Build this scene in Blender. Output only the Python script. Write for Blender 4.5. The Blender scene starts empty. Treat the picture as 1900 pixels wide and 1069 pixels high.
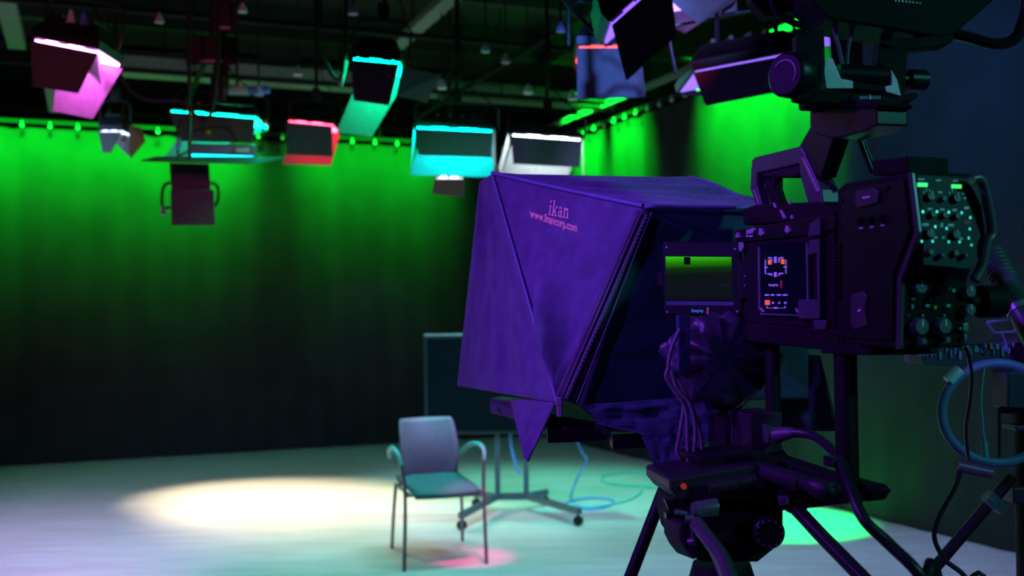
import bpy, bmesh, math, random
from mathutils import Vector, Matrix, noise
random.seed(4)
C = bpy.context.scene.collection
V3 = Vector
# ------------------------------------------------------------------ camera
FPX = 1960.0
pit, rol = 0.0258, 0.0125
CAM = V3((0, 0, 1.5))
fw = V3((0, math.cos(pit), math.sin(pit)))
r0 = V3((1, 0, 0)); u0 = V3((0, -math.sin(pit), math.cos(pit)))
RT = (math.cos(rol) * r0 - math.sin(rol) * u0).normalized()
UP = (math.cos(rol) * u0 + math.sin(rol) * r0).normalized()
cd = bpy.data.cameras.new('camera'); cam = bpy.data.objects.new('camera', cd); C.objects.link(cam)
M = Matrix((RT, UP, -fw)).transposed().to_4x4(); M.translation = CAM
cam.matrix_world = M
cd.sensor_width = 36; cd.lens = FPX / 1900 * 36; cd.clip_start = 0.05; cd.clip_end = 100
cd.dof.use_dof = True; cd.dof.focus_distance = 1.98; cd.dof.aperture_fstop = 3.7
bpy.context.scene.camera = cam
# ------------------------------------------------------------------ world, exposure
sc = bpy.context.scene
sc.view_settings.view_transform = 'Standard'; sc.view_settings.look = 'None'
sc.view_settings.exposure = 0.0; sc.view_settings.gamma = 1.0; sc.view_settings.use_curve_mapping = False
w = bpy.data.worlds.new('world'); sc.world = w; w.use_nodes = True
w.node_tree.nodes['Background'].inputs[0].default_value = (0.45, 0.5, 0.9, 1)
w.node_tree.nodes['Background'].inputs[1].default_value = 0.022
# ------------------------------------------------------------------ projection helpers (reading distances off the photo)
def ray(px, py):
    return fw + RT * ((px - 950) / FPX) - UP * ((py - 534.5) / FPX)
def W(px, py, d):
    r = ray(px, py); return CAM + r * (d / r.y)
def FL(px, py, z=0.0):
    r = ray(px, py); return CAM + r * ((z - CAM.z) / r.z)
def ONP(px, py, P0, n):
    r = ray(px, py); return CAM + r * ((P0 - CAM).dot(n) / r.dot(n))
# room axes
b0, b1 = FL(0, 865), FL(855, 815)
q0, q1 = FL(1627, 960), FL(1202, 845)
U = (b1 - b0).normalized()                    # along the back wall, to the right
Vv = V3((-U.y, U.x, 0))                       # away from the viewer, along the right wall
q0 = q0                                        # a point of the right curtain
vb = b0.dot(Vv)                                # back curtain plane
ur = q0.dot(U)                                 # right curtain plane
def G(u, v, z):                                # u metres left of the corner, v metres out from the back curtain
    p = U * (ur - u) + Vv * (vb - v); return V3((p.x, p.y, z))
def aim(loc, tgt):
    return (tgt - loc).to_track_quat('-Z', 'Y').to_euler()
# ------------------------------------------------------------------ lamps
def spot(loc, tgt, color, e, angle, blend=0.6, size=0.06, name='spot'):
    l = bpy.data.lights.new(name, 'SPOT'); l.color = color; l.energy = e
    l.spot_size = math.radians(angle); l.spot_blend = blend; l.shadow_soft_size = size
    o = bpy.data.objects.new(name, l); C.objects.link(o); o.location = loc; o.rotation_euler = aim(loc, tgt); return o
def strip(loc, tgt, along, color, e, length, width, spread, name='wash_lamp'):
    l = bpy.data.lights.new(name, 'AREA'); l.shape = 'RECTANGLE'; l.size = length; l.size_y = width
    l.color = color; l.energy = e; l.spread = math.radians(spread)
    o = bpy.data.objects.new(name, l); C.objects.link(o)
    z = (loc - tgt).normalized(); x = (along - z * along.dot(z)).normalized(); y = z.cross(x)
    m = Matrix((x, y, z)).transposed().to_4x4(); m.translation = loc; o.matrix_world = m; return o
GREEN = (0.0, 1.0, 0.02)
# green curtain washes: strips near the ceiling grazing down the curtains
WASH = [ # u centre (from corner, along back), length, energy
    ('b', 5.7, 4.2, 225), ('b', 2.2, 1.8, 66),
    ('r', 4.75, 1.6, 118), ('r', 1.95, 1.6, 120)]
wash_pos = []
for kind, c, ln, e in WASH:
    if kind == 'b':
        loc = G(c, 0.6, 4.25); tgt = G(c, 0.0, 3.12); al = U
    else:
        loc = G(0.6, c, 4.25); tgt = G(0.0, c, 3.12); al = Vv
    strip(loc, tgt, al, GREEN, e, ln, 0.12, 38)
    wash_pos.append((loc, tgt, al, ln, kind))
# floor pools
spot(G(5.6, 1.0, 3.5), FL(510, 925), (1.0, 0.80, 0.52), 2500, 34, 1.0)
spot(G(5.0, 1.2, 3.5), FL(590, 950), (1.0, 0.82, 0.56), 1300, 36, 1.0)
spot(FL(880, 1032) + V3((0.35, -0.7, 2.6)), FL(872, 1034), (1, 0.02, 0.36), 400, 13, 0.5)
spot(FL(1440, 985) + V3((0.2, 0.9, 2.9)), FL(1440, 968), (0.0, 1, 0.12), 2600, 27, 0.35)
spot(FL(1000, 930) + V3((0.3, 0.15, 3.1)), FL(1010, 915), (0.12, 1.0, 0.62), 420, 70, 0.9)
spot(V3((-4.2, 5.5, 3.6)), FL(320, 950), (0.28, 0.52, 0.88), 480, 80, 0.9)
spot(V3((1.9, 4.9, 4.2)), FL(1250, 1040), (0.33, 0.36, 0.95), 470, 90, 0.9)
spot(V3((-2.6, 3.6, 3.6)), FL(-60, 1060), (0.75, 0.2, 1.0), 900, 45, 0.9)
# rig: violet from the left, teal from the right
spot(V3((-1.6, -0.8, 2.9)), W(1190, 560, 2.0), (0.15, 0.08, 1.0), 130, 12, 0.8)  # added narrow violet spot, lifts the hood's rear panel out of black
spot(V3((-3.4, 0.2, 3.3)), W(1105, 590, 2.05), (0.28, 0.05, 1.0), 620, 20, 1.0)  # added violet pool for the highlight near the hood zip
spot(V3((-3.0, 2.3, 3.8)), V3((0.25, 1.9, 1.55)), (0.26, 0.04, 1.0), 320, 46, 0.5, 0.12)
spot(V3((3.2, -0.8, 3.1)), V3((0.7, 1.6, 1.75)), (0.08, 0.62, 0.60), 190, 34, 0.6, 0.12)
spot(G(2.2, 8.6, 3.6), G(0.0, 6.4, 2.7), (0.05, 0.24, 0.8), 430, 60, 1.0)
spot(W(620, 60, 8.0), W(690, 600, 12.2), (0.35, 0.6, 1.0), 110, 20, 0.9)
spot(V3((0.1, 1.2, 3.9)), W(1135, 130, 4.3), (0.10, 0.22, 1.0), 900, 14, 0.7)  # added unseen spot, turns one hanging barn door blue
spot(V3((-1.2, 1.5, 3.3)), W(230, 100, 5.5), (1.0, 0.12, 0.32), 60, 34, 0.9)  # added unseen red spot to redden the magenta light and dimmer box
spot(V3((0.9, 1.0, 3.2)), W(1310, 8, 3.95), (0.24, 0.28, 1.0), 420, 9, 0.7)  # added unseen blue spot to brighten the door at the top edge
spot(W(1275, 185, 3.4), W(1285, 108, 4.0), (1.0, 0.03, 0.08), 12, 14, 0.8)  # added small red spot for the red patch on the wide light
# ------------------------------------------------------------------ materials
MATS = {}
def mat(name, col, rough=0.6, metal=0.0, emit=None, es=0.0, noise_s=40, var=0.12, bump=0.0, spec=0.5, bscale=None, sheen=0):
    if name in MATS: return MATS[name]
    m = bpy.data.materials.new(name); m.use_nodes = True; nt = m.node_tree; b = nt.nodes['Principled BSDF']
    b.inputs['Roughness'].default_value = rough; b.inputs['Metallic'].default_value = metal
    b.inputs['Specular IOR Level'].default_value = spec
    if sheen: b.inputs['Sheen Weight'].default_value = sheen
    tc = nt.nodes.new('ShaderNodeTexCoord'); n = nt.nodes.new('ShaderNodeTexNoise'); n.inputs['Scale'].default_value = noise_s
    n.inputs['Detail'].default_value = 4
    nt.links.new(tc.outputs['Object'], n.inputs['Vector'])
    r = nt.nodes.new('ShaderNodeValToRGB')
    r.color_ramp.elements[0].position = 0.3; r.color_ramp.elements[1].position = 0.7
    r.color_ramp.elements[0].color = tuple(c * (1 - var) for c in col) + (1,)
    r.color_ramp.elements[1].color = tuple(min(1, c * (1 + var)) for c in col) + (1,)
    nt.links.new(n.outputs['Fac'], r.inputs['Fac']); nt.links.new(r.outputs['Color'], b.inputs['Base Color'])
    if bump:
        n2 = nt.nodes.new('ShaderNodeTexNoise'); n2.inputs['Scale'].default_value = bscale or noise_s * 4
        nt.links.new(tc.outputs['Object'], n2.inputs['Vector'])
        bp = nt.nodes.new('ShaderNodeBump'); bp.inputs['Strength'].default_value = bump; bp.inputs['Distance'].default_value = 0.002
        nt.links.new(n2.outputs['Fac'], bp.inputs['Height']); nt.links.new(bp.outputs['Normal'], b.inputs['Normal'])
    if emit:
        b.inputs['Emission Color'].default_value = (*emit, 1); b.inputs['Emission Strength'].default_value = es
    MATS[name] = m; return m
curtain_m = mat('black drape', (0.030, 0.030, 0.033), 0.9, noise_s=3, bump=0.15, bscale=200, spec=0.1)
black = mat('black plastic', (0.010, 0.010, 0.011), 0.38, spec=0.3)
matte = mat('matte black', (0.009, 0.009, 0.0095), 0.65, spec=0.15)
blackmetal = mat('black metal', (0.025, 0.025, 0.027), 0.28, 0.4)
anod = mat('anodised aluminium', (0.10, 0.10, 0.11), 0.3, 0.8)
plate_m = mat('painted steel plate', (0.3, 0.32, 0.33), 0.4, 0.3)
rubber = mat('black rubber', (0.02, 0.02, 0.02), 0.8, spec=0.2)
cloth = mat('hood fabric', (0.10, 0.11, 0.17), 0.7, noise_s=25, var=0.22, bump=0.25, bscale=900, spec=0.25, sheen=0.2)
cloth_d = mat('hood backing fabric', (0.04, 0.07, 0.10), 0.85, noise_s=25, var=0.2, bump=0.25, bscale=900, spec=0.2)
cord_m = mat('braided cord', (0.13, 0.12, 0.14), 0.6, noise_s=300, var=0.4)
doors_m = mat('barn door paint', (0.11, 0.105, 0.105), 0.6, spec=0.3)
grey_m = mat('grey galvanised', (0.28, 0.32, 0.31), 0.5, 0.3)
white_m = mat('white plastic', (0.7, 0.68, 0.72), 0.5)
white_print = mat('white print', (0.85, 0.8, 0.82), 0.6)
pink_print = mat('pale pink print', (1.0, 0.8, 0.4), 0.6, var=0.03)
red_print = mat('red print', (0.6, 0.04, 0.05), 0.6)
ceil_m = mat('black ceiling', (0.012, 0.014, 0.014), 0.9, noise_s=2)
wall_m = mat('black wall', (0.008, 0.008, 0.008), 0.95, noise_s=2)
screen_blk = mat('dark screen glass', (0.004, 0.008, 0.012), 0.3, spec=0.06)
chair_back = mat('chair back shell', (0.30, 0.13, 0.25), 0.4)
chair_seat = mat('chair seat fabric', (0.03, 0.12, 0.14), 0.8)
chair_leg = mat('chair steel', (0.16, 0.15, 0.2), 0.35, 0.5)
ring_m = mat('blue hose rubber', (0.12, 0.2, 0.42), 0.5)
teal_cable = mat('teal cable', (0.08, 0.6, 0.55), 0.5)
blue_cable = mat('blue cable', (0.08, 0.28, 0.75), 0.5)
green_led = mat('green led', (0.02, 0.2, 0.05), 0.4, emit=(0.05, 1.0, 0.18), es=1.1)
red_led = mat('red led', (0.2, 0.02, 0.02), 0.4, emit=(1.0, 0.10, 0.16), es=0.8)
orange_led = mat('orange led', (0.2, 0.05, 0.02), 0.4, emit=(1.0, 0.14, 0.02), es=0.8)
blue_glow_print = mat('blue tinted print', (0.2, 0.5, 0.8), 0.4, emit=(0.1, 0.5, 1.0), es=0.25)  # printed brand lettering given a slight blue glow in its material
def lens(name, col, s):
    s *= 3
    return mat('lens ' + name, tuple(0.2 + 0.5 * c for c in col), 0.4, emit=col, es=s, var=0.02)
# floor: grey vinyl planks with faint streaks
def floor_mat():
    m = bpy.data.materials.new('grey vinyl floor'); m.use_nodes = True; nt = m.node_tree; b = nt.nodes['Principled BSDF']
    tc = nt.nodes.new('ShaderNodeTexCoord'); mp = nt.nodes.new('ShaderNodeMapping')
    mp.inputs['Rotation'].default_value = (0, 0, -math.atan2(U.y, U.x)); mp.inputs['Scale'].default_value = (0.8, 5.0, 1)
    n = nt.nodes.new('ShaderNodeTexNoise'); n.inputs['Scale'].default_value = 2.2; n.inputs['Detail'].default_value = 6
    r = nt.nodes.new('ShaderNodeValToRGB'); r.color_ramp.elements[0].position = 0.3; r.color_ramp.elements[1].position = 0.72
    r.color_ramp.elements[0].color = (0.42, 0.42, 0.41, 1); r.color_ramp.elements[1].color = (0.58, 0.57, 0.56, 1)
    nt.links.new(tc.outputs['Object'], mp.inputs[0]); nt.links.new(mp.outputs[0], n.inputs['Vector'])
    nt.links.new(n.outputs['Fac'], r.inputs[0]); nt.links.new(r.outputs[0], b.inputs['Base Color'])
    b.inputs['Roughness'].default_value = 0.55; b.inputs['Specular IOR Level'].default_value = 0.3
    return m
# ------------------------------------------------------------------ mesh builder (world coordinates)
class MB:
    def __init__(s): s.v = []; s.f = []; s.sm = []
    def add(s, vs, fs, smooth=False):
        o = len(s.v); s.v += [V3(p) for p in vs]
        for f in fs: s.f.append([i + o for i in f]); s.sm.append(smooth)
        return s
    def hexa(s, a, b):       # a: 4 points of one face, b: matching 4 points of the other
        s.add(list(a) + list(b), [(3, 2, 1, 0), (4, 5, 6, 7), (0, 1, 5, 4), (1, 2, 6, 5), (2, 3, 7, 6), (3, 0, 4, 7)]); return s
    def prism(s, pts, vec):
        n = len(pts); q = [p + vec for p in pts]
        s.add(list(pts) + q, [list(range(n))[::-1], list(range(n, 2 * n))] + [(i, (i + 1) % n, n + (i + 1) % n, n + i) for i in range(n)]); return s
    def box(s, c, ax, h):    # centre, 3 axes, half sizes
        c = V3(c); x, y, z = [V3(a).normalized() * k for a, k in zip(ax, h)]
        s.hexa([c - x - y - z, c + x - y - z, c + x + y - z, c - x + y - z], [c - x - y + z, c + x - y + z, c + x + y + z, c - x + y + z]); return s
    def tube(s, path, r, n=10, cap=True):
        path = [V3(p) for p in path]; rs = r if isinstance(r, (list, tuple)) else [r] * len(path)
        rings = []; prev = None
        for i, p in enumerate(path):
            t = (path[min(i + 1, len(path) - 1)] - path[max(i - 1, 0)])
            if t.length < 1e-9: t = V3((0, 0, 1))
            t.normalize()
            if prev is None: x = t.orthogonal().normalized()
            else:
                x = prev - t * prev.dot(t)
                x = x.normalized() if x.length > 1e-6 else t.orthogonal().normalized()
            prev = x; y = t.cross(x)
            rings.append([p + (x * math.cos(2 * math.pi * k / n) + y * math.sin(2 * math.pi * k / n)) * rs[i] for k in range(n)])
        vs = [q for rg in rings for q in rg]
        fs = [(i * n + k, i * n + (k + 1) % n, (i + 1) * n + (k + 1) % n, (i + 1) * n + k) for i in range(len(path) - 1) for k in range(n)]
        s.add(vs, fs, True)
        if cap:
            s.add(rings[0], [list(range(n))[::-1]]); s.add(rings[-1], [list(range(n))])
        return s
    def cyl(s, a, b, r, n=20, r2=None): return s.tube([a, b], [r, r if r2 is None else r2], n)
    def ball(s, c, r, n=10):
        c = V3(c); vs = []; fs = []
        for i in range(n // 2 + 1):
            th = math.pi * i / (n // 2)
            for k in range(n):
                ph = 2 * math.pi * k / n
                vs.append(c + V3((math.sin(th) * math.cos(ph), math.sin(th) * math.sin(ph), math.cos(th))) * r)
        for i in range(n // 2):
            for k in range(n):
                fs.append((i * n + k, i * n + (k + 1) % n, (i + 1) * n + (k + 1) % n, (i + 1) * n + k))
        return s.add(vs, fs, True)
    def sheet(s, c, nu, nv, fn=None, thick=0.003):   # c: 4 corners (p00,p10,p11,p01); closed sheet with thickness
        c = [V3(p) for p in c]; nrm = ((c[1] - c[0]).cross(c[3] - c[0]) + (c[2] - c[1]).cross(c[3] - c[2]))
        nrm.normalize()
        if nrm.dot(c[0] - CAM) > 0: nrm = -nrm           # points to the viewer's side
        g = []
        for side in (0, 1):
            for j in range(nv + 1):
                for i in range(nu + 1):
                    u, v = i / nu, j / nv
                    p = (c[0] * (1 - u) + c[1] * u) * (1 - v) + (c[3] * (1 - u) + c[2] * u) * v
                    if fn: p = p + nrm * fn(u, v, p)
                    g.append(p - nrm * (thick * side))
        N = (nu + 1) * (nv + 1); fs = []
        for j in range(nv):
            for i in range(nu):
                a = j * (nu + 1) + i; q = (a, a + 1, a + nu + 2, a + nu + 1)
                fs.append(q); fs.append(tuple(N + k for k in q[::-1]))
        bd = [i for i in range(nu + 1)] + [j * (nu + 1) + nu for j in range(1, nv + 1)] + [nv * (nu + 1) + i for i in range(nu - 1, -1, -1)] + [j * (nu + 1) for j in range(nv - 1, 0, -1)]
        for k in range(len(bd)):
            a, b = bd[k], bd[(k + 1) % len(bd)]; fs.append((b, a, N + a, N + b))
        return s.add(g, fs, True)
def tag(o, label=None, cat=None, group=None, kind=None):
    if label: o['label'] = label
    if cat: o['category'] = cat
    if group: o['group'] = group
    if kind: o['kind'] = kind
    return o
def thing(name, loc, label, cat, group=None):
    o = bpy.data.objects.new(name, None); C.objects.link(o); o.location = loc; o.empty_display_size = 0.05
    o['wloc'] = list(loc); return tag(o, label, cat, group)
def wl(o): return V3(o['wloc'])
def obj(name, mb, m, parent=None, origin=None, bevel=0.0, label=None):
    if isinstance(mb, MB):
        if parent is not None and origin is None: org = wl(parent)
        elif origin is not None: org = V3(origin)
        else:
            xs = mb.v; org = V3(((min(p.x for p in xs) + max(p.x for p in xs)) / 2, (min(p.y for p in xs) + max(p.y for p in xs)) / 2, min(p.z for p in xs)))
        me = bpy.data.meshes.new(name); me.from_pydata([p - org for p in mb.v], [], mb.f)
        bm = bmesh.new(); bm.from_mesh(me)
        bmesh.ops.recalc_face_normals(bm, faces=bm.faces)
        for f in bm.faces:
            f.smooth = mb.sm[f.index] if f.index < len(mb.sm) else False
        bm.to_mesh(me); bm.free()
    me.materials.append(m)
    o = bpy.data.objects.new(name, me); C.objects.link(o)
    if parent is not None:
        o.parent = parent; o.location = org - wl(parent)
    else: o.location = org
    o['wloc'] = list(org)
    if bevel:
        b = o.modifiers.new('bevel', 'BEVEL'); b.width = bevel; b.segments = 2; b.limit_method = 'ANGLE'; b.angle_limit = math.radians(40)
    if label: o['label'] = label
    return o
def smooth_path(pts, k=6):
    pts = [V3(p) for p in pts]; out = []
    for i in range(len(pts) - 1):
        p0, p1, p2, p3 = pts[max(i - 1, 0)], pts[i], pts[i + 1], pts[min(i + 2, len(pts) - 1)]
        for j in range(k):
            t = j / k
            out.append(0.5 * ((2 * p1) + (p2 - p0) * t + (2 * p0 - 5 * p1 + 4 * p2 - p3) * t * t + (3 * p1 - p0 - 3 * p2 + p3) * t ** 3))
    return out + [pts[-1]]
def text_on(name, s, p0, ux, uy, plane, m, parent, bold=0.0, shear=0.0, lift=0.002, label=None):
    """lettering lying on a plane: p0 baseline start, ux = px vector per unit width, uy = px vector per unit height"""
    cu = bpy.data.curves.new('lettering', 'FONT'); cu.body = s; cu.size = 1.0; cu.offset = bold; cu.shear = shear; cu.resolution_u = 3
    to = bpy.data.objects.new('lettering', cu); C.objects.link(to); bpy.context.view_layer.update()
    me = bpy.data.meshes.new_from_object(to.evaluated_get(bpy.context.evaluated_depsgraph_get()))
    bpy.data.objects.remove(to); bpy.data.curves.remove(cu)
    P0, n = plane; n = n.normalized()
    if n.dot(CAM - P0) < 0: n = -n
    org = wl(parent)
    for v in me.vertices:
        x, y = v.co.x, v.co.y
        v.co = ONP(p0[0] + ux[0] * x + uy[0] * y, p0[1] + ux[1] * x + uy[1] * y, P0 + n * lift, n) - org
    me.name = name; me.materials.append(m)
    o = bpy.data.objects.new(name, me); C.objects.link(o); o.parent = parent; o['wloc'] = list(org)
    sd = o.modifiers.new('ink', 'SOLIDIFY'); sd.thickness = 0.0004
    if label: o['label'] = label
    return o
Z = V3((0, 0, 1))
# ================================================================== SETTING
def struct(name, mb, m): o = obj(name, mb, m); o['kind'] = 'structure'; return o
HC = 4.6
fl = MB(); fl.prism([G(-1.0, -1.0, 0), G(14, -1.0, 0), G(14, 18, 0), G(-1.0, 18, 0)], V3((0, 0, -0.1)))
floor = struct('floor', fl, floor_mat())
ce = MB(); ce.prism([G(-1.0, -1.0, HC), G(14, -1.0, HC), G(14, 18, HC), G(-1.0, 18, HC)], V3((0, 0, 0.1)))
struct('ceiling', ce, ceil_m)
wb = MB(); wb.prism([G(-0.6, -0.6, 0), G(14, -0.6, 0), G(14, -0.7, 0), G(-0.6, -0.7, 0)], V3((0, 0, HC))); struct('wall_back', wb, wall_m)
wr = MB(); wr.prism([G(-0.6, -0.6, 0), G(-0.6, 18, 0), G(-0.7, 18, 0), G(-0.7, -0.6, 0)], V3((0, 0, HC))); struct('wall_right', wr, wall_m)
# curtains ---------------------------------------------------------
ZR = 3.60
def curtain(kind, a0, a1, label):
    n = int((a1 - a0) / 0.03); rows = 10; mb = MB(); vs = []; fs = []
    seed = 3.1 if kind == 'b' else 9.7
    for side in (0, 1):
        for j in range(rows + 1):
            v = j / rows; z = 0.012 + (ZR - 0.08) * v
            for i in range(n + 1):
                a = a0 + (a1 - a0) * i / n
                ph = a * 2 * math.pi / 0.34 + 2.2 * noise.noise(V3((a * 0.7, seed, 0)))
                k = 0.5 + 0.5 * noise.noise(V3((a * 0.9, seed + 5, v * 0.6)))
                w_ = 0.011 * math.sin(ph) * (0.35 + k) + 0.02 * noise.noise(V3((a * 3.5, seed, v * 0.8))) + 0.035 * noise.noise(V3((a * 0.8, seed + 2, v * 0.5)))
                off = w_ + 0.05 - 0.006 * side
                # rounded corner end
                if a < 0.45: off += 0.5 * (0.45 - a) ** 2
                vs.append(G(a, off, z) if kind == 'b' else G(off, a, z))
    N = (n + 1) * (rows + 1)
    for j in range(rows):
        for i in range(n):
            q = (j * (n + 1) + i, j * (n + 1) + i + 1, (j + 1) * (n + 1) + i + 1, (j + 1) * (n + 1) + i)
            fs.append(q); fs.append(tuple(N + k for k in q[::-1]))
    mb.add(vs, fs, True)
    hem = MB(); pts = []
    o = obj('stage_curtain', mb, curtain_m); tag(o, label, 'curtain'); return o
curtain('b', 0.06, 12.5, 'long black pleated curtain across the back, washed green along its top')
curtain('r', 0.12, 14.0, 'long black pleated curtain down the right side, green near the corner and bluish nearer')
# curtain tracks with carriers
def track(kind, a0, a1, label):
    g = (lambda a, o, z: G(a, o, z)) if kind == 'b' else (lambda a, o, z: G(o, a, z))
    t = thing('curtain_track', g((a0 + a1) / 2, 0.06, ZR), label, 'curtain track')
    mb = MB(); mb.box((g(a0, 0.06, ZR) + g(a1, 0.06, ZR)) / 2, (g(a1, 0, 0) - g(a0, 0, 0), g(0, 1, 0) - g(0, 0, 0), Z), ((a1 - a0) / 2, 0.025, 0.02))
    obj('rail', mb, wall_m, t)
    po, pz = (-0.1, 0.16) if kind == 'b' else (0.16, 0.15)
    mb = MB(); mb.box((g(a0, po, ZR + pz) + g(a1, po, ZR + pz)) / 2, (g(a1, 0, 0) - g(a0, 0, 0), g(0, 1, 0) - g(0, 0, 0), Z), ((a1 - a0) / 2, 0.02, 0.03))
    obj('upper_pipe', mb, grey_m if kind == 'r' else wall_m, t)
    k = a0 + 0.25; cm = mat('carrier nylon', (0.5, 0.5, 0.5), 0.5)
    first = None
    while k < min(a1, 9.5):
        p = g(k, 0.11, ZR - 0.055)
        if first is None:
            mb = MB(); mb.ball((0, 0, 0), 0.020, 8); mb.cyl((0, 0, 0.01), (0, 0, 0.05), 0.006, 6)
            me_o = obj('carrier', mb, cm, t, origin=V3((0, 0, 0))); me_o.location = p - wl(t); first = me_o
        else:
            c = first.copy(); C.objects.link(c); c.parent = t; c.location = p - wl(t)
        k += 0.27 if kind == 'b' else 0.24
    k = a0 + 0.3
    while k < a1:
        mb = MB(); mb.cyl(g(k, 0.06, ZR + 0.02), g(k, 0.06, HC), 0.01, 6); k += 1.5; obj('hanger', mb, matte, t)
track('b', 0.3, 12.5, 'black curtain track with carriers above the back curtain')
track('r', 0.3, 12.0, 'curtain track with green-lit carriers above the right-hand curtain')
# wash battens (housings over the wash lamps)
for (loc, tgt, al, ln, kind), lab in zip(wash_pos, [
        'black wash batten hidden above the left part of the back curtain', 'black wash batten above the back curtain near the corner',
        'black wash batten nearer the viewer above the right curtain', 'black wash batten beside the corner above the right curtain',
        ]):
    d = (tgt - loc).normalized(); x = al.normalized(); y = d.cross(x).normalized()
    t = thing('wash_batten', loc - d * 0.1, lab, 'stage light', 'curtain wash battens')
    mb = MB(); mb.box(loc - d * 0.05, (x, y, d), (ln / 2 + 0.03, 0.09, 0.04)); obj('housing', mb, matte, t)
    for s in (-1, 1):
        mb = MB(); p = loc - d * 0.06 + x * (s * ln * 0.4); mb.cyl(p, V3((p.x, p.y, HC)), 0.012, 8); obj('hanger', mb, matte, t)
# ceiling: joists, conduits, duct, grid pipes
for i, v in enumerate([1.6, 3.4, 5.2, 7.0, 8.8]):
    mb = MB(); mb.box((G(0, v, HC - 0.16) + G(12, v, HC - 0.16)) / 2, (U, Vv, Z), (6.0, 0.06, 0.15))
    o = struct('trim_%d' % (i + 1), mb, mat('dark beam', (0.02, 0.024, 0.024), 0.8))
def pipe_thing(name, p0, p1, r, m, label, cat, group=None, square=None):
    mb = MB()
    if square: 
        d = (p1 - p0); x = d.normalized(); y = Z.cross(x).normalized(); mb.box((p0 + p1) / 2, (x, y, x.cross(y)), (d.length / 2, square[0] / 2, square[1] / 2))
    else: mb.cyl(p0, p1, r, 12)
    t = thing(name, (p0 + p1) / 2, label, cat, group)
    obj('pipe_run' if not square else 'duct_run', mb, m, t)
    for k in (0.12, 0.5, 0.88):
        mb = MB(); p = p0.lerp(p1, k); mb.cyl(p, V3((p.x, p.y, HC)), 0.008, 6); obj('hanger', mb, matte, t)
    return t
zc = 4.2
def along(px, py, z, dirv, back, fwd):
    p = FL(px, py, z); return p - dirv * back, p + dirv * fwd
a, b = along(735, 85, 4.0, -Vv, 0, 4.5)
pipe_thing('conduit', a, b, 0.05, grey_m, 'straight pale grey conduit running overhead above the green-lit fixture', 'conduit', None, (0.13, 0.06))
a, b = along(32, 84, 3.9, -Vv, 0.0, 4); pipe_thing('conduit', a, b, 0.05, grey_m, 'pale grey conduit crossing the top left corner of the ceiling', 'conduit', None, (0.14, 0.07))
a, b = along(100, 205, 3.4, -Vv, 0.0, 1.3); pipe_thing('conduit', a, b, 0.03, grey_m, 'short grey-green bar behind the magenta light', 'conduit', None, (0.08, 0.04))
a, b = along(215, 122, 3.85, U, 0.1, 4.3); pipe_thing('air_duct', a, b, 0.05, grey_m, 'pale grey duct running parallel to the back curtain behind the lights', 'duct', None, (0.22, 0.16))
a, b = along(850, 172, 3.8, U, 0.2, 1.9); pipe_thing('air_duct', a, b, 0.05, mat('dull duct', (0.11, 0.14, 0.12), 0.6), 'dim ribbed duct behind the white and cyan lights', 'duct', None, (0.2, 0.14))
k = 0
for v, zz in ((2.4, 3.70), (4.3, 3.70), (6.2, 3.70), (8.1, 3.70)):
    k += 1
    pipe_thing('grid_pipe', G(0.3, v, zz), G(10, v, zz), 0.024, matte, 'black lighting grid pipe, %s from the back curtain' % ['first', 'second', 'third', 'fourth'][k - 1], 'pipe', 'lighting grid pipes')
for i, u in enumerate((2.0, 4.4, 6.8)):
    pipe_thing('grid_pipe', G(u, 1.2, 3.651), G(u, 9.5, 3.651), 0.024, matte, 'black grid pipe running towards the viewer, %s from the right curtain' % ['first', 'second', 'third'][i], 'pipe', 'lighting grid pipes')
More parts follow.
